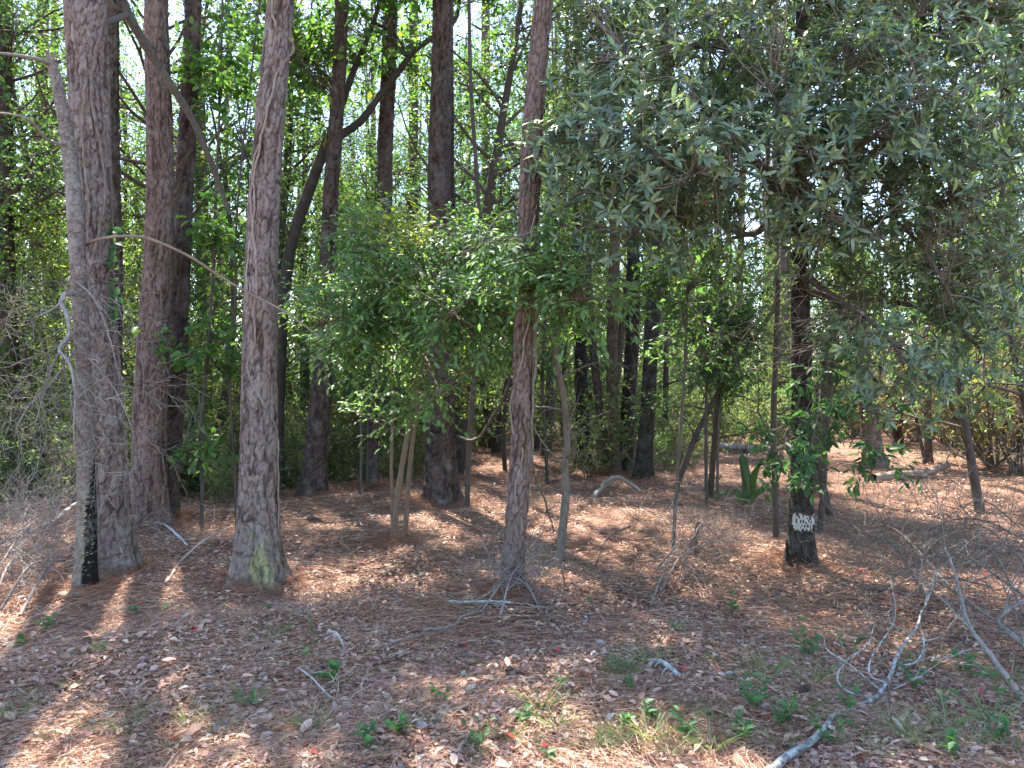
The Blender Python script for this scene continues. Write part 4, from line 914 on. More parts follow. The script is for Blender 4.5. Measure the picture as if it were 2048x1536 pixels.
SHR = [shrub_proto(0, 1.9, 18, .055, PALE, [3, 2, 3, .6], 7), shrub_proto(1, 1.2, 18, .05, PALE, [2, 3, 2, .6], 7), shrub_proto(2, 2.8, 15, .075, GREEN, [3, 3, 2, .3], 8), shrub_proto(3, .75, 16, .04, PALE, [2, 3, 1, 1]),
       shrub_proto(4, 2.4, 18, .055, [(.11, .075, .045), (.13, .09, .05), (.09, .095, .045)], [2, 1, 1], 5)]
P_LAB = ['slender dark-barked pine', 'slender grey pine', 'slender brown pine with dead stubs', 'slim straight pine with sparse needles']
U_LAB = ['leafy broad-crowned understory tree', 'tall leafy understory tree', 'small bright green understory tree', 'dark green understory tree', 'small yellow-green understory tree', 'tall slender hardwood with loose high crown', 'tall slender hardwood with fine dull leaves']
S_LAB = ['pale green thicket shrub', 'low pale green shrub', 'tall leafy green shrub', 'knee-high pale shrub', 'brownish half-dry shrub']
for lst, labs, gr in ((PINES, P_LAB, 'pines in the wood behind'), (UND, U_LAB, 'understory trees among the pines'), (SHR, S_LAB, 'shrubs under the trees')):
    for o, l in zip(lst, labs): o['label'] = l; o['group'] = gr
MARKS = [('big', 'the thickest vine-roped pine'), ('twin_front', 'the thick reddish pine'), ('mossy', 'the mossy-footed pine'), ('slim_mid', 'the leaning forked oak'), ('dark', 'the stout dark pine'), ('mid_a', 'the shrubby gap past the oak'),
         ('hard_c', 'the dark hardwood clump'), ('white', 'the white-painted bay tree'), ('right_a', 'the reddish pine by the log'), ('right_c', 'the brushy edge of the opening'), ('far_left', 'the shadowy thicket pine')]
USED = set()
def put(lst, k, x, y, s, rz):
    o = put_(lst, k, x, y, s, rz)
    lab = {id(PINES): P_LAB, id(UND): U_LAB, id(SHR): S_LAB}[id(lst)][k]
    best = min(MARKS, key=lambda m: math.hypot(TR[m[0]].cx(1) - x, TR[m[0]].D - y)); dist = math.hypot(TR[best[0]].cx(1) - x, TR[best[0]].D - y)
    o['label'] = lab + (' beside ' + best[1] if dist < 4.5 else ' some way behind ' + best[1] if dist < 14 else ' deep in the wood' if y < 45 else ' far back in the wood')
    return o
def put_(lst, k, x, y, s, rz):
    """First use moves the original, later uses copy it with its parts."""
    o = lst[k] if id(lst[k]) not in USED else copy_tree(lst[k]); USED.add(id(lst[k]))
    return place(o, x, y, s, rz)

r = rg(500)
got = [(t.cx(1.6), t.D) for t in TR.values()]
n = 0
while n < 225:
    D = math.sqrt(r.uniform(13 ** 2, 92 ** 2)); x = D * r.uniform(-.86, .80); px = 1024 + x / D * F
    if D < 24 and r.random() < .0: continue
    if min((x - a) ** 2 + (D - b) ** 2 for a, b in got) < (1.8 if D < 40 else 1.2) ** 2: continue
    if D < 22 and (1330 < px < 2000 or 690 < px < 860): continue
    if 22 <= D < 34 and 1330 < px < 1900 and r.random() < .85: continue
    got.append((x, D)); put(PINES, int(r.integers(4)), x, D, r.uniform(.8, 1.15), r.uniform(0, 6.28)); n += 1
# understory trees: sight x, distance, prototype, scale
und = [(60, 14, 0, .9), (180, 17, 1, .9), (420, 13.5, 0, 1.), (470, 18, 1, 1.), (560, 15.5, 2, 1.2), (340, 22, 1, 1.), (20, 20, 4, 1.1), (90, 11.5, 4, .75), (700, 22, 2, 1.), (650, 16.5, 2, .9), (930, 15, 3, 1.05), (985, 19, 0, 1.1),
       (1130, 18, 2, .9), (1240, 20, 0, 1.1), (1180, 22, 1, 1.1), (1330, 20, 3, 1.05), (1460, 26, 4, .8), (1390, 30, 2, .8), (1550, 24, 4, .8), (1900, 26, 4, 1.), (1960, 19, 4, 1.1), (2030, 14, 4, 1.),
       (2100, 11, 3, 1.0), (2080, 22, 1, 1.1), (250, 12.5, 2, .7), (510, 24, 0, 1.1), (620, 27, 2, 1.), (820, 25, 2, 1.1), (860, 17.5, 2, .8), (1050, 26, 1, 1.1), (1280, 28, 1, 1.1), (-60, 16, 1, 1.), (-120, 10, 3, .9), (130, 26, 0, 1.2), (280, 30, 4, 1.3), (400, 34, 1, 1.2), (740, 36, 0, 1.), (1870, 28, 4, 1.2), (1740, 30, 2, 1.1), (1000, 38, 0, 1.2), (1640, 36, 0, .9), (1985, 33, 0, 1.2), (560, 42, 1, 1.2), (40, 38, 1, 1.3), (1170, 40, 1, 1.2)]
for _ in range(50):          # more of the same, anywhere behind
    D = math.sqrt(r.uniform(14 ** 2, 48 ** 2)); px = r.uniform(-150, 2200)
    if (690 < px < 860 or 1300 < px < 1900) and D < 34: continue
    und.append((px, D, int(r.choice(5, p=[.14, .10, .40, .06, .30])), r.uniform(.85, 1.25)))
for _ in range(46):          # the leafy far side of the wood
    D = math.sqrt(r.uniform(34 ** 2, 75 ** 2)); und.append((r.uniform(-100, 2150), D, int(r.choice(5, p=[.35, .35, .15, .1, .05])), r.uniform(1.0, 1.5)))
for px, D, k in [(60, 12, 5), (270, 15, 5), (480, 15, 6), (600, 17, 6), (330, 21, 5), (120, 18, 5), (400, 12.5, 5), (-60, 13, 6), (720, 20, 5), (790, 16, 6), (840, 23, 5), (930, 13.5, 5), (990, 17, 6), (1090, 16, 6), (1210, 19, 5), (2090, 13, 5),
                 (20, 26, 5), (210, 28, 6), (520, 30, 6), (760, 33, 6), (1040, 27, 6), (1180, 34, 5), (1950, 34, 6), (440, 38, 5), (700, 42, 6), (850, 45, 5), (1250, 42, 6), (100, 40, 5), (-150, 20, 5), (-220, 14, 6), (2200, 18, 5), (-300, 22, 5)]:
    und.append((px + r.uniform(-20, 20), D, k, r.uniform(.85, 1.15)))
und += [(700, 13.5, 2, .8), (860, 13, 4, .7), (1010, 14, 2, .7), (480, 12, 4, .6), (30, 13, 2, .9), (330, 16, 2, 1.0), (600, 20, 0, 1.0), (780, 19, 2, 1.0), (1075, 18, 0, 1.0)]
und += [(1420, 10.5, 3, .55), (1960, 9.5, 3, .7), (1660, 9.2, 3, .5)]
for px, D, k, s in und:
    put(UND, k, (px - 1024) / F * D, D, s, float(r.uniform(0, 6.28)))
for _ in range(26):          # ranks of slim trunks seen through the gap by the hardwood clump
    px, D = r.uniform(1310, 1580), r.uniform(26, 70); put(PINES, int(r.integers(4)), (px - 1024) / F * D, D, r.uniform(.75, 1.0), r.uniform(0, 6.28))
for _ in range(34):          # brush behind the left-hand trunks
    px, D = r.uniform(-60, 860), r.uniform(9.6, 13); k = int(r.choice([0, 1, 3, 4], p=[.3, .35, .25, .1]))
    if px > 560: D += 1.3
    put(SHR, k, (px - 1024) / F * D, D, r.uniform(.55, .9), r.uniform(0, 6.28))
for px, D, sc in [(1985, 14.5, 1.7), (2040, 13.5, 1.6), (1940, 17, 1.5), (2075, 16, 1.9), (1900, 19, 1.3)]: put(SHR, 4, (px - 1024) / F * D, D, sc, float(r.uniform(0, 6.28)))
n = 0; sg = []
while n < 250:
    D = math.sqrt(r.uniform(10.6 ** 2, 38 ** 2)); x = D * r.uniform(-.74, .74); px = 1024 + x / D * F
    if 1380 < px < 2048 and D < 19 + 2.5 * math.sin(px * .02): continue
    if D < 12.2 + 1.2 * math.sin(px * .011) and px > 200: continue
    if min([9] + [(x - a) ** 2 + (D - b) ** 2 for a, b in sg]) < .5: continue
    sg.append((x, D))
    k = int(r.choice([0, 1, 2, 3, 4], p=[.3, .25, .17, .2, .08] if px < 1650 else [.15, .15, .1, .15, .45]))
    if D > 24 and k == 3: k = 2
    put(SHR, k, x, D, r.uniform(.75, 1.25), r.uniform(0, 6.28)); n += 1

for k, key in enumerate(['hard_a', 'hard_c', 'hard_e', 'white_mate']):      # leafy tops of the hardwoods
    T = TR[key]; src = UND[(1, 0, 3)[k % 3]]
    for ch in src.children:
        if ch.name.startswith('trunk'): continue
        o = bpy.data.objects.new(ch.name.split('.')[0], ch.data); COL.objects.link(o); o.parent = T.root; o['kind'] = 'stuff'
        o.location = Vector(T.c(T.H - 7.5)) - Vector(T.root.location); o.rotation_euler = (0, 0, k * 1.3)

def distant_woods():
    r = rg(510); mb = MB(); n = 15000
    a = r.uniform(-1.0, 1.0, n); D = r.uniform(105, 150, n); top = 7 + 3 * np.sin(a * 23) + 2 * np.sin(a * 57 + 1) + 1.5 * np.sin(a * 131)
    b = np.stack([D * a, D, top * r.random(n) ** .8], 1)
    L = r.uniform(.5, 1.1, n); leaves(mb, b, r.normal(size=b.shape), r.normal(size=b.shape), L, L * .7, palette(r, n, [(.07, .12, .05), (.09, .14, .05), (.12, .15, .06)]), q=0)
    tag(mb.obj('distant_woods', M_LEAF), 'far-off low green wood closing the view between trunks', 'woods', kind='stuff')
distant_woods()

# ------------------------------------------------------------------ forest floor cover
def floor_points(r, n, d0, d1, p=1.0, spread=.78):
    u = r.random(n); D = (d0 ** (1 - p) + u * (d1 ** (1 - p) - d0 ** (1 - p))) ** (1 / (1 - p)) if p != 1 else d0 * (d1 / d0) ** u
    x = D * r.uniform(-spread, spread, n); return x, D

TAN = [(.43, .30, .23), (.37, .235, .175), (.47, .345, .275), (.30, .18, .13), (.40, .24, .17), (.39, .325, .28), (.42, .07, .05)]
def litter():
    r = rg(600)
    for q, n, d0, d1, p in ((1, 52000, 2.6, 4.6, .6), (0, 90000, 4.4, 17, .8)):
        x, y = floor_points(r, n, d0, d1, p)
        keep = (np.sin(2.3 * x + 1.1 * y) + np.sin(1.7 * y - 2.9 * x + 1) + .8 * np.sin(5.1 * x + 3.7 * y) + 1.1 * r.normal(size=n)) > -.9; x, y = x[keep], y[keep]; n = len(x)
        b = np.stack([x, y, hgt(x, y) + .004 + .024 * r.random(n)], 1); a = r.uniform(0, 6.28, n)
        d = np.stack([np.cos(a), np.sin(a), .22 * r.normal(size=n)], 1); nv = np.stack([.38 * r.normal(size=n), .38 * r.normal(size=n), np.ones(n)], 1)
        L = r.choice([.022, .031, .041, .058], n, p=[.3, .35, .25, .1]) * (.8 + .4 * r.random(n))
        mb = MB(); leaves(mb, b, d, nv, L, L * r.uniform(.35, .6, n), palette(r, n, TAN, [4, 4, 3, 3, 3, 2, .18]), q=q, fold=.25, curl=r.uniform(-.25, .3, n))
        tag(mb.obj('leaf_litter', M_LITTER), ['scattered dry tan leaves under the pines behind', 'deep litter of curled tan leaves at the edge of the wood'][q], 'leaf litter', kind='stuff')
    n = 150000; x, y = floor_points(r, n, 2.6, 19, 1.1)
    # straw lies in drifts of like direction
    a = 2.5 * np.sin(1.3 * x + .7 * y) + 2 * np.sin(.9 * y - 1.1 * x) + .9 * r.normal(size=n)
    L = r.uniform(.10, .22, n); d = np.stack([np.cos(a), np.sin(a), .09 * r.normal(size=n)], 1) * L[:, None]
    b = np.stack([x, y, hgt(x, y) + .008 + .026 * r.random(n)], 1)
    mid = b + d * .5 + np.stack([r.normal(size=n) * .012, r.normal(size=n) * .012, r.random(n) * .012], 1)
    mb = MB(); col = palette(r, n, [(.34, .19, .12), (.41, .25, .165), (.26, .13, .082), (.46, .32, .225)], [4, 3, 3, 1.5])
    f = y > 5.; ribbons(mb, np.stack([b, mid, b + d], 1)[~f], np.full((~f).sum(), .0022), col[~f], r=r); ribbons(mb, np.stack([b, b + d], 1)[f], np.full(f.sum(), .0036), col[f], r=r)
    tag(mb.obj('pine_straw', M_STRAW), 'red-brown fallen pine needles carpeting the forest floor', 'pine straw', kind='stuff')
litter()

def straw_mounds():
    """Straw heaped round the feet of the trunks."""
    r = rg(601); mb = MB()
    feet = [(t.cx(t.z0), t.D, float(t.rad(t.z0 + .1))) for k, t in TR.items() if t.D < 14] + [(gnd(786, 1085)[0], gnd(786, 1085)[1], .08)]
    for (x, y, rd) in feet:
        n = 2000; a = r.uniform(0, 6.28, n); q = rd * 1.15 + np.abs(r.normal(size=n)) * .16
        b = np.stack([x + np.cos(a) * q, y + np.sin(a) * q, 0 * a], 1); b[:, 2] = hgt(b[:, 0], b[:, 1]) + .01 + np.maximum(0, .09 - (q - rd) * .3) * r.random(n)
        t = a + r.normal(size=n) * .8 + 1.57; L = r.uniform(.1, .2, n)[:, None]; d = np.stack([np.cos(t), np.sin(t), .25 * r.normal(size=n)], 1) * L
        ribbons(mb, np.stack([b, b + d], 1), np.full(n, .003), palette(r, n, [(.27, .135, .08), (.34, .185, .115), (.21, .095, .06)]), r=r)
    tag(mb.obj('pine_straw', M_STRAW), 'loose pine straw heaped against the feet of the trunks', 'pine straw', kind='stuff')
straw_mounds()

def fallen_leaves():
    r = rg(602)
    def proto(c, wr, lob):
        n = 14; a = np.linspace(0, 2 * math.pi, n, endpoint=False); rad = .5 * (1 + lob * np.cos(5 * a)); x = .5 + rad * np.cos(a); y = rad * np.sin(a) * wr
        z = .18 * np.abs(y) / wr + .12 * (x - .5) ** 2 + .03 * np.sin(6 * x)
        mb = MB(); V = np.vstack([[[.5, 0, 0]], np.stack([x, y, z], 1)]); t = [[0, 1 + i, 1 + (i + 1) % n] for i in range(n)]
        mb.add(V, t, c); return mb.mesh('fallen_leaf', M_LITTER)
    red = [proto(c, .5, .08) for c in ((.50, .035, .035), (.42, .03, .03), (.55, .10, .06))]
    tan = [proto(c, w, l) for c, w, l in (((.40, .26, .19), .5, .1), ((.32, .19, .13), .62, .2), ((.46, .33, .26), .45, .05), ((.26, .14, .09), .55, .12))]
    for i in range(210):
        isr = i < 60
        x, y = floor_points(r, 1, 2.9 if not isr else 3.0, 5.0 if not isr else 8.5, .8, .68)
        o = bpy.data.objects.new('fallen_leaf', (red if isr else tan)[int(r.integers(3 if isr else 4))]); COL.objects.link(o)
        s = r.uniform(.035, .06) if isr else r.uniform(.045, .085)
        o.location = (x[0], y[0], float(hgt(x[0], y[0])) + .028); o.scale = (s, s, s); o.rotation_euler = (r.normal() * .3, r.normal() * .3, r.uniform(0, 6.28))
        tag(o, 'fallen scarlet leaf lying on the brown litter' if isr else 'large curled tan leaf lying on top of the litter', 'leaf', 'red leaves on the litter' if isr else 'large tan leaves on the litter')
fallen_leaves()

# ------------------------------------------------------------------ dead branches and brush on the ground
def dead_branch(name, label, path, w0, w1, seed, col=(.36, .34, .32), mat=M_LICHEN, tw=(6, .5, 4, .25), up=.03, group=None, side=None, cat='branch', t0=.15, noise=.16):
    r = rg(seed); P = spline(path, 40); b = P[0]
    root = thing(name, label, cat, tuple(b), group)
    R = np.linspace(w0, w1, 40) * (1 + .05 * r.normal(size=40))
    P[1:-1] += r.normal(size=(38, 3)) * w0 * .12
    mb = MB(); tubes(mb, P, R, 8, col); at_base(mb.obj('stem', mat), root)
    m = MB(); A, B = spawn(r, P[None], R[None], tw[0], t0, 1, .8, tw[1], K=8, up=up, noise=noise, rfac=.38, rmin=.002)
    A2, B2 = spawn(r, A, B, tw[2], .25, 1, .8, tw[3], K=6, noise=.2, rfac=.6, rmin=.0016)
    lo = hgt(A[..., 0], A[..., 1]) + .008; A[..., 2] = np.maximum(A[..., 2], lo); lo = hgt(A2[..., 0], A2[..., 1]) + .008; A2[..., 2] = np.maximum(A2[..., 2], lo)
    tubes(m, A, B, 5, np.array(col) * .95); tubes(m, A2, B2, 3, np.array(col) * .9)
    if side:
        for s in side: Q = spline(s, 24); tubes(m, Q, np.linspace(w0 * .32, .0025, 24), 6, col)
    at_base(m.obj('twigs', M_TWIG if mat is M_TWIG else mat), root)['kind'] = 'stuff'
    return root

def gp(px, py, dz=.03): return gnd(px, py) + np.array([0, 0, dz])
def up(px, py, D): return at(px, py, D)
dead_branch('dead_branch', 'long lichen-whitened dead branch lying over the green weeds, twigs fanning up', [gp(1520, 1570, .02), up(1560, 1525, 3.15), up(1640, 1468, 3.4), up(1680, 1424, 3.65), up(1740, 1402, 3.8), up(1772, 1366, 3.95), up(1790, 1325, 4.1), up(1806, 1292, 4.3), up(1840, 1240, 4.6), up(1862, 1180, 4.9), up(1876, 1140, 5.1)], .019, .004, 700, (.15, .13, .115), tw=(9, .55, 4, .22), t0=.35,
            side=[[up(1750, 1400, 3.82), up(1690, 1380, 3.8), up(1675, 1350, 3.8), up(1700, 1315, 3.9), up(1735, 1290, 4.0), up(1748, 1250, 4.1)], [up(1790, 1330, 4.1), up(1830, 1325, 4.1), up(1848, 1290, 4.2), up(1840, 1250, 4.3)],
                  [up(1772, 1366, 3.95), up(1740, 1350, 3.9), up(1745, 1310, 4.0), up(1790, 1235, 4.3), up(1780, 1150, 4.6)], [up(1760, 1380, 3.9), up(1700, 1330, 3.9), up(1655, 1300, 3.9), up(1648, 1275, 3.9)]])
dead_branch('dead_branch', 'smooth grey curved branch leaning out of the brush over the weeds', [gp(2075, 1430, .02), up(2048, 1400, 3.7), up(1990, 1322, 3.9), up(1940, 1252, 4.2), up(1918, 1180, 4.6), up(1908, 1140, 4.8), up(1890, 1095, 5.1)], .017, .006, 701, (.22, .19, .165), M_GREY, tw=(6, .6, 4, .3), t0=.4)
dead_branch('dead_branch', 'bent dead branch reaching over the brush pile with grey twigs', [gp(2090, 1330, .03), up(2060, 1300, 4.2), up(2020, 1265, 4.3), up(1995, 1240, 4.4), up(2030, 1210, 4.6), up(2070, 1190, 4.7)], .02, .009, 702, (.15, .13, .115), M_GREY, tw=(7, .6, 5, .3))
for k, (x0, y0, x1, y1, h) in enumerate([(2060, 1140, 1850, 1130, .35), (2050, 1200, 1760, 1190, .3), (2080, 1100, 1790, 1110, .3), (1990, 1250, 1720, 1230, .25), (2040, 1060, 1880, 1060, .3), (1900, 1180, 1690, 1090, .3), (2060, 1260, 1900, 1180, .4), (1980, 1180, 1740, 1280, .2), (1850, 1200, 1700, 1150, .35)]):
    a, b = gp(x0, y0), gp(x1, y1); m = (a + b) / 2 + [0, 0, h]
    dead_branch('brush_branch', 'thin grey dead branch in the brush pile behind the lichen-white branch', [a, m, b + [0, 0, .05]], .010, .003, 710 + k, (.15, .125, .105), M_TWIG, tw=(20, .6, 6, .3), up=.0, group='branches of the brush pile beyond the weeds', noise=.22)
for k, (x0, y0, x1, y1, h) in enumerate([(-60, 1150, 150, 1120, .3), (-40, 1200, 140, 1060, .3), (0, 1230, 130, 1180, .25), (-80, 1100, 130, 1090, .35), (20, 1150, 90, 1060, .4), (-30, 1260, 60, 1150, .25), (40, 1240, 150, 1150, .2)]):
    a, b = gp(x0, y0), gp(x1, y1); m = (a + b) / 2 + [0, 0, h]
    dead_branch('brush_branch', 'grey dead branch in the twig heap beside the dead snag', [a, m, b + [0, 0, .08]], .011, .003, 730 + k, (.19, .16, .145), M_TWIG, tw=(20, .55, 7, .28), up=.0, group='branches of the heap beside the snag', noise=.22)
for k, (x0, y0, x1, y1, h) in enumerate([(1320, 1190, 1440, 1110, .25), (1340, 1140, 1460, 1160, .2), (1300, 1220, 1400, 1120, .3), (1360, 1170, 1430, 1090, .3), (1310, 1150, 1390, 1170, .2)]):
    a, b = gp(x0, y0), gp(x1, y1); m = (a + b) / 2 + [0, 0, h]
    dead_branch('brush_branch', 'dead branch in the small twig heap between the crooked tree and white-marked trunk', [a, m, b + [0, 0, .08]], .009, .003, 750 + k, (.19, .155, .135), M_TWIG, tw=(16, .45, 6, .22), up=.02, group='branches of the small middle heap', noise=.22)
for k, (x0, y0, x1, y1, h) in enumerate([(960, 1235, 1070, 1170, .15), (1080, 1225, 1000, 1165, .15), (980, 1190, 1075, 1205, .12), (1000, 1240, 1050, 1180, .2)]):
    a, b = gp(x0, y0), gp(x1, y1); m = (a + b) / 2 + [0, 0, h]
    dead_branch('brush_branch', 'grey dead branch heaped at the foot of the slim reddish pine', [a, m, b + [0, 0, .05]], .008, .003, 760 + k, (.20, .17, .155), M_TWIG, tw=(18, .35, 5, .18), up=.01, group='branches at the foot of the slim pine', noise=.22)
dead_branch('dead_branch', 'pale lichened stick lying flat in front of the slim reddish pine', [gp(898, 1210, .02), gp(940, 1212, .03), gp(985, 1214, .04), gp(1030, 1220, .05)], .013, .008, 770, (.22, .20, .175), M_LICHEN, tw=(4, .3, 2, .15), up=0)
dead_branch('dead_limb', 'thick white lichened limb arched like a hook by the hardwood clump', [gp(1184, 1000, .0), up(1200, 978, 10.6), up(1214, 962, 10.7), up(1235, 954, 10.8), up(1258, 966, 10.8), up(1282, 984, 10.7)], .036, .022, 771, (.20, .18, .155), M_GREY, tw=(3, .4, 2, .2), up=0)
dead_branch('fallen_log', 'weathered fallen log lying across the sunny opening', [gp(1745, 962, .05), gp(1800, 955, .07), gp(1850, 950, .08), gp(1895, 940, .1)], .075, .06, 772, (.20, .15, .12), M_DARK, tw=(4, .6, 2, .3), up=.02, cat='log')
dead_branch('fallen_log', 'grey log lying in the shade beyond the strap-leaved plant', [gp(1430, 905, .08), gp(1480, 902, .1), gp(1540, 904, .08)], .09, .07, 773, (.24, .21, .19), M_GREY, tw=(3, .5, 2, .3), cat='log')
dead_branch('dead_branch', 'grey stick lying behind the thick pines', [gp(60, 1075, .05), gp(110, 1060, .08), gp(150, 1030, .12), gp(200, 1015, .1)], .03, .018, 774, (.30, .28, .26), M_LICHEN, tw=(4, .4, 2, .2))
dead_branch('dead_branch', 'forked pale stick lying beside the foot of the thick pine', [gp(258, 985, .3), gp(280, 1020, .18), gp(310, 1045, .06), gp(350, 1075, .05), gp(375, 1100, .04)], .018, .01, 775, (.38, .36, .34), M_LICHEN, tw=(5, .4, 3, .2))
dead_branch('dead_branch', 'thin tan stick lying across the sun patch by the mossy pine', [gp(330, 1175, .03), gp(370, 1125, .05), gp(420, 1085, .06), gp(465, 1060, .05)], .012, .006, 776, (.46, .38, .32), M_GREY, tw=(4, .4, 2, .2))
dead_branch('dead_branch', 'crooked bare twig curled on the leaf litter', [gp(655, 1272, .02), gp(672, 1278, .04), gp(684, 1295, .03), gp(690, 1304, .01)], .010, .006, 777, (.42, .36, .31), M_GREY, tw=(1, .1, 1, .05), up=0)
dead_branch('dead_branch', 'thin stick lying by the broad-leaved seedling', [gp(590, 1340, .02), gp(620, 1375, .06), gp(660, 1405, .03), gp(700, 1425, .02)], .006, .004, 778, (.40, .35, .30), M_GREY, tw=(5, .2, 2, .1), up=0)
dead_branch('dead_branch', 'dark broken stick on the straw in front of the many-stemmed sapling', [gp(620, 1120, .02), gp(640, 1095, .03)], .018, .014, 779, (.10, .08, .07), M_DARK, tw=(1, .1, 1, .05), up=0)
dead_branch('dead_branch', 'dark stick pushed into straw near the crooked little tree', [gp(1190, 1140, .0), up(1205, 1090, 7.0), up(1230, 1065, 7.1), up(1262, 1052, 7.2)], .012, .008, 780, (.12, .09, .08), M_DARK, tw=(4, .4, 2, .2))
dead_branch('dead_branch', 'short charred upright stob of wood among dead twigs', [gp(1392, 1110, -.02), up(1392, 1075, 7.0), up(1396, 1045, 7.0)], .022, .016, 781, (.10, .06, .045), M_DARK, tw=(1, .1, 1, .05))
dead_branch('dead_branch', 'mossy grey stick half buried in weeds by the lichen branch', [gp(1305, 1330, .02), gp(1330, 1345, .05), gp(1362, 1362, .02)], .018, .013, 782, (.30, .31, .28), M_LICHEN, tw=(2, .1, 1, .05), up=0)
dead_branch('dead_branch', 'dark drooping vine-like branch swinging between pines behind the slim one', [TR['dark'].c(.9) + [.15, .1, 0], up(950, 880, 9.6), up(985, 835, 9.4), up(1010, 790, 9.2), up(1022, 740, 9.0), up(1030, 640, 8.8)], .022, .016, 783, (.08, .065, .055), M_DARK, tw=(5, .4, 3, .2))

# ------------------------------------------------------------------ small plants, grass and cones
def seedling(label, px, py, n, h, L, seed, wr=.5, cols=None, group='seedlings on the leaf litter', spread=.5):
    r = rg(seed); b = gnd(px, py); root = thing('seedling', label, 'plant', tuple(b), group)
    ns = max(1, n // 6); a = r.random(ns) * 6.28
    d = nrm(np.stack([np.cos(a) * spread, np.sin(a) * spread, np.ones(ns)], 1)); P = np.stack([b + d * h * t for t in (-.05, .3, .65, 1.)], 1); P[:, 2:] += r.normal(size=(ns, 2, 3)) * h * .06; R = np.tile(np.linspace(.003, .0015, 4), (ns, 1))
    mb = MB(); tubes(mb, P, R, 4, (.12, .13, .06)); at_base(mb.obj('stem', M_TWIG), root)
    idx = r.integers(0, ns, n); s, tan, _ = lerp_path(P, R, idx, .25 + .75 * r.random(n)); q = r.normal(size=s.shape); q[:, 2] = np.abs(q[:, 2]) * .3
    single_leaves(root, (s, nrm(q) + tan * .3, r.normal(size=s.shape) * .25 + [0, -.25, 1]), L * (.6 + .7 * r.random(n)), wr, 'leaf', cols or [(.06, .15, .055), (.08, .18, .06), (.07, .13, .06)], M_LEAF, r)

seedling('broad-leaved green seedling, the largest on the open litter beside a thin stick', 660, 1378, 16, .16, .075, 800, .55)
seedling('pale small-leaved seedling on the litter', 607, 1318, 12, .07, .035, 801, .7, [(.22, .27, .14), (.16, .22, .10)])
for k, (x, y, n, h, L) in enumerate([(630, 1278, 10, .12, .04), (1465, 1230, 22, .16, .05), (1188, 1215, 14, .08, .035), (1615, 1320, 30, .22, .05), (1515, 1430, 34, .2, .05), (1560, 1455, 30, .17, .05), (1380, 1480, 22, .12, .045), (1480, 1490, 26, .14, .045), (1040, 1455, 12, .08, .05), (735, 1505, 18, .12, .045), (800, 1470, 20, .1, .05), (880, 1410, 16, .11, .04),
                                     (960, 1500, 24, .16, .04), (1700, 1310, 18, .14, .045), (1830, 1385, 20, .16, .05), (1940, 1360, 24, .18, .05), (2010, 1420, 26, .22, .05), (1990, 1490, 18, .12, .05), (1880, 1430, 18, .15, .045), (1360, 1270, 12, .07, .04), (1100, 1530, 10, .06, .05), (1900, 1525, 16, .1, .05), (1240, 1470, 18, .1, .045), (1310, 1450, 24, .12, .045),
                                     (1130, 1390, 10, .08, .04), (510, 1180 + 30, 8, .05, .035), (530, 1225, 6, .05, .04), (90, 1265, 14, .1, .05), (40, 1300, 12, .1, .05), (270, 1230, 12, .07, .04), (330, 1225, 8, .05, .04), (200, 1310, 12, .07, .035), (490, 1420, 14, .1, .04), (1255, 1390, 12, .09, .04), (1700, 1430, 20, .13, .045), (1660, 1500, 22, .14, .04), (1430, 1330, 14, .08, .04)]):
    seedling('small green seedling on the leaf litter' if y < 1300 or x < 1000 else 'leafy green weed in the patch round the lichen-white branch', x, y, n, h, L, 810 + k, group='small seedlings on litter' if y < 1300 or x < 1000 else 'weeds round the white branch')

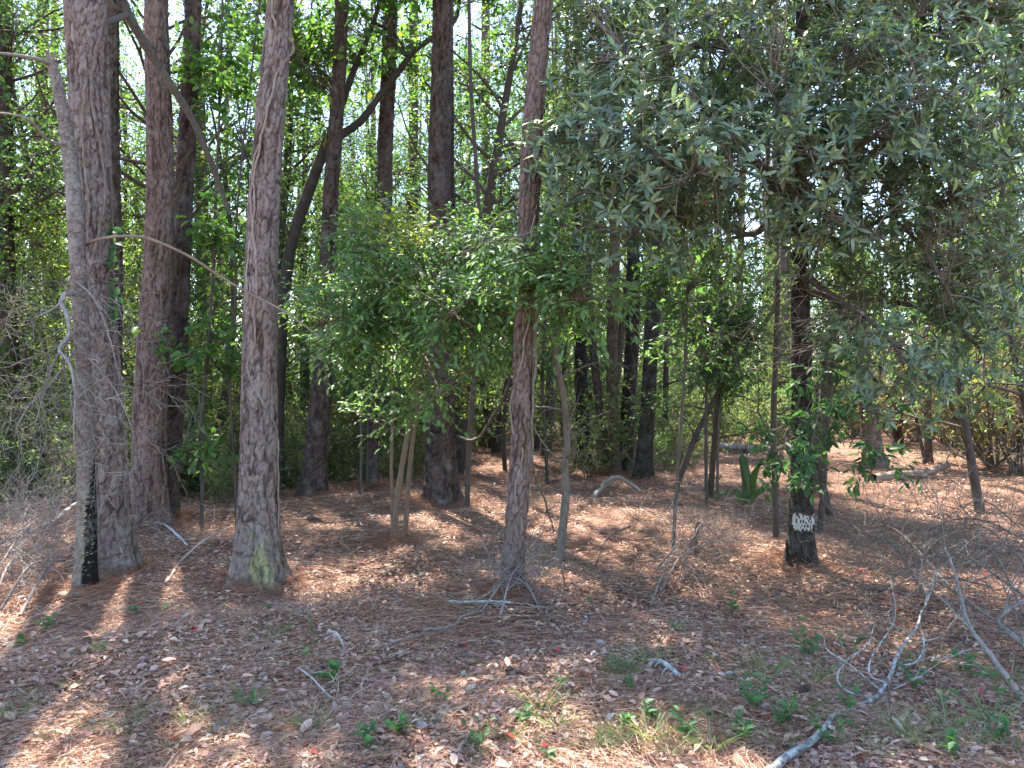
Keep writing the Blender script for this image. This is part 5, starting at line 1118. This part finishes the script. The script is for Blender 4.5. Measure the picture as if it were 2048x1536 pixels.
def grass():
    r = rg(620); protos = []
    for k in range(4):
        n = 46; a = r.random(n) * 6.28; b = np.stack([np.cos(a), np.sin(a), 0 * a], 1) * (.05 * r.random(n)[:, None]); L = r.uniform(.08, .22, n)[:, None]
        d = nrm(np.stack([np.cos(a) * .7, np.sin(a) * .7, np.ones(n) * r.uniform(.5, 1.3, n)], 1))
        P = np.stack([b, b + d * L * .4, b + d * L * .75 + np.stack([np.cos(a), np.sin(a), -.3 + 0 * a], 1) * L * .1, b + d * L + np.stack([np.cos(a), np.sin(a), -1.2 + 0 * a], 1) * L * .22], 1)
        mb = MB(); ribbons(mb, P, np.full(n, .0045), palette(r, n, [(.10, .15, .06), (.13, .17, .07), (.28, .24, .15), (.08, .13, .06)], [3, 3, 2, 2]), r=r); protos.append(mb.mesh('grass_tuft', M_GRASS))
    spots = [(60, 1395), (100, 1480), (190, 1460), (255, 1465), (290, 1425), (380, 1450), (440, 1470), (500, 1410), (570, 1460), (620, 1465), (690, 1490), (530, 1290), (560, 1270), (860, 1450), (900, 1490), (950, 1520), (1010, 1480), (1060, 1490), (1110, 1460), (1160, 1500), (1300, 1480), (1340, 1510), (1380, 1440), (1420, 1500), (1500, 1340), (1540, 1350), (1480, 1370), (1600, 1430), (1650, 1460),
             (1700, 1500), (1730, 1470), (1760, 1520), (1820, 1480), (1860, 1500), (1900, 1460), (1560, 1500), (1930, 1490), (1980, 1450), (2020, 1370), (2030, 1510), (1300, 1330), (1260, 1350), (1080, 1420), (1440, 1440), (1780, 1440), (1680, 1380), (1620, 1370), (1850, 1340), (770, 1520), (340, 1500), (30, 1440), (150, 1380)]
    for x, y in spots:
        o = bpy.data.objects.new('grass_tuft', protos[int(r.integers(4))]); COL.objects.link(o); p = gnd(x, y); o.location = tuple(p); s = r.uniform(.6, 1.25) * (1 if x > 1000 else .7); o.scale = (s, s, s); o.rotation_euler = (0, 0, r.uniform(0, 6.28))
        tag(o, 'tuft of thin grass near the lichen-white branch' if x > 1250 else 'sparse grass tuft poking through the tan litter', 'grass', 'grass tufts by the white branch' if x > 1250 else 'sparse grass tufts on the litter')
    for k, (x, y) in enumerate([(1232, 1345), (1225, 1490)]):
        mb = MB(); p = gnd(x, y); n = 420; a = r.random(n) * 6.28; q = .09 * np.sqrt(r.random(n)); b = np.stack([p[0] + np.cos(a) * q, p[1] + np.sin(a) * q, p[2] + .08 * (1 - (q / .1) ** 2) * r.random(n)], 1)
        d = r.normal(size=b.shape) * .04 + [0, 0, .015]; ribbons(mb, np.stack([b, b + d], 1), np.full(n, .004), palette(r, n, [(.10, .13, .075), (.13, .16, .09), (.16, .15, .10)]), r=r)
        tag(mb.obj('moss_clump', M_GRASS), ['rounded dull green moss clump near a half-buried mossy stick', 'dull green moss clump among leafy weeds on the open litter'][k], 'moss')
grass()

def strap_plant():
    r = rg(630); b = gnd(1488, 1010); root = thing('strap_leaved_plant', 'green strap-leaved plant in the shade past the thin saplings', 'plant', tuple(b)); D = b[1]
    L = [[b, at(1492, 960, D), at(1486, 915, D), at(1490, 925, D - .2), at(1498, 990, D - .3)], [b, at(1500, 985, D), at(1508, 950, D - .1), at(1526, 915, D - .2)], [b, at(1470, 980, D), at(1448, 985, D - .1), at(1425, 1000, D - .2)], [b, at(1510, 990, D), at(1530, 975, D - .1), at(1545, 985, D - .2)], [b, at(1494, 970, D), at(1488, 930, D), at(1482, 900, D)]]
    for p in L:
        P = spline(p, 12); w = .055 * np.sin(np.linspace(.5, 3.1, 12)) + .006; mb = MB(); V = np.stack([P - np.stack([w, 0 * w, 0 * w], 1), P + [0, -.012, 0], P + np.stack([w, 0 * w, 0 * w], 1)], 1)
        t = []
        for k in range(11):
            for j in range(2): i = k * 3 + j; t += [[i, i + 1, i + 4], [i, i + 4, i + 3]]
        mb.add(V, t, (.06, .10, .035)); at_base(mb.obj('leaf', M_LEAF), root)
strap_plant()

def cones():
    r = rg(640); mb = MB(); N = 70
    for i in range(N):
        t = i / N; a = i * 2.4; rad = .5 * math.sin(math.pi * (t * .85 + .12)); c = np.array([math.cos(a) * rad * .55, math.sin(a) * rad * .55, t * 1.5]); o = np.array([math.cos(a), math.sin(a), .45 - .3 * t]); s = np.array([-math.sin(a), math.cos(a), 0])
        V = [c - s * .09, c + s * .09, c + o * .28 + s * .11, c + o * .28 - s * .11, c + o * .20 - [0, 0, .05]]
        mb.add(V, [[0, 1, 2], [0, 2, 3], [0, 4, 1], [4, 2, 1], [4, 3, 2], [0, 3, 4]], np.array([.13, .085, .06]) * (.7 + .6 * r.random()))
    tubes(mb, np.array([[0, 0, 0], [0, 0, .7], [0, 0, 1.4]]), np.array([.22, .3, .06]), 8, (.09, .06, .045)); me = mb.mesh('pine_cone', M_STRAW)
    for x, y in [(1985, 1508), (1845, 1318), (1024, 1348), (160, 1402), (178, 1288), (1236, 1187), (510, 1468), (1250, 1500), (1405, 1445), (1600, 1395)]:
        o = bpy.data.objects.new('pine_cone', me); COL.objects.link(o); p = gnd(x, y); s = r.uniform(.042, .06); o.scale = (s, s, s); o.location = (p[0], p[1], p[2] + s * .45); o.rotation_euler = (1.45 + .2 * r.normal(), 0, r.uniform(0, 6.28))
        tag(o, 'brown open pine cone lying on the litter', 'pine cone', 'pine cones on the litter')
cones()
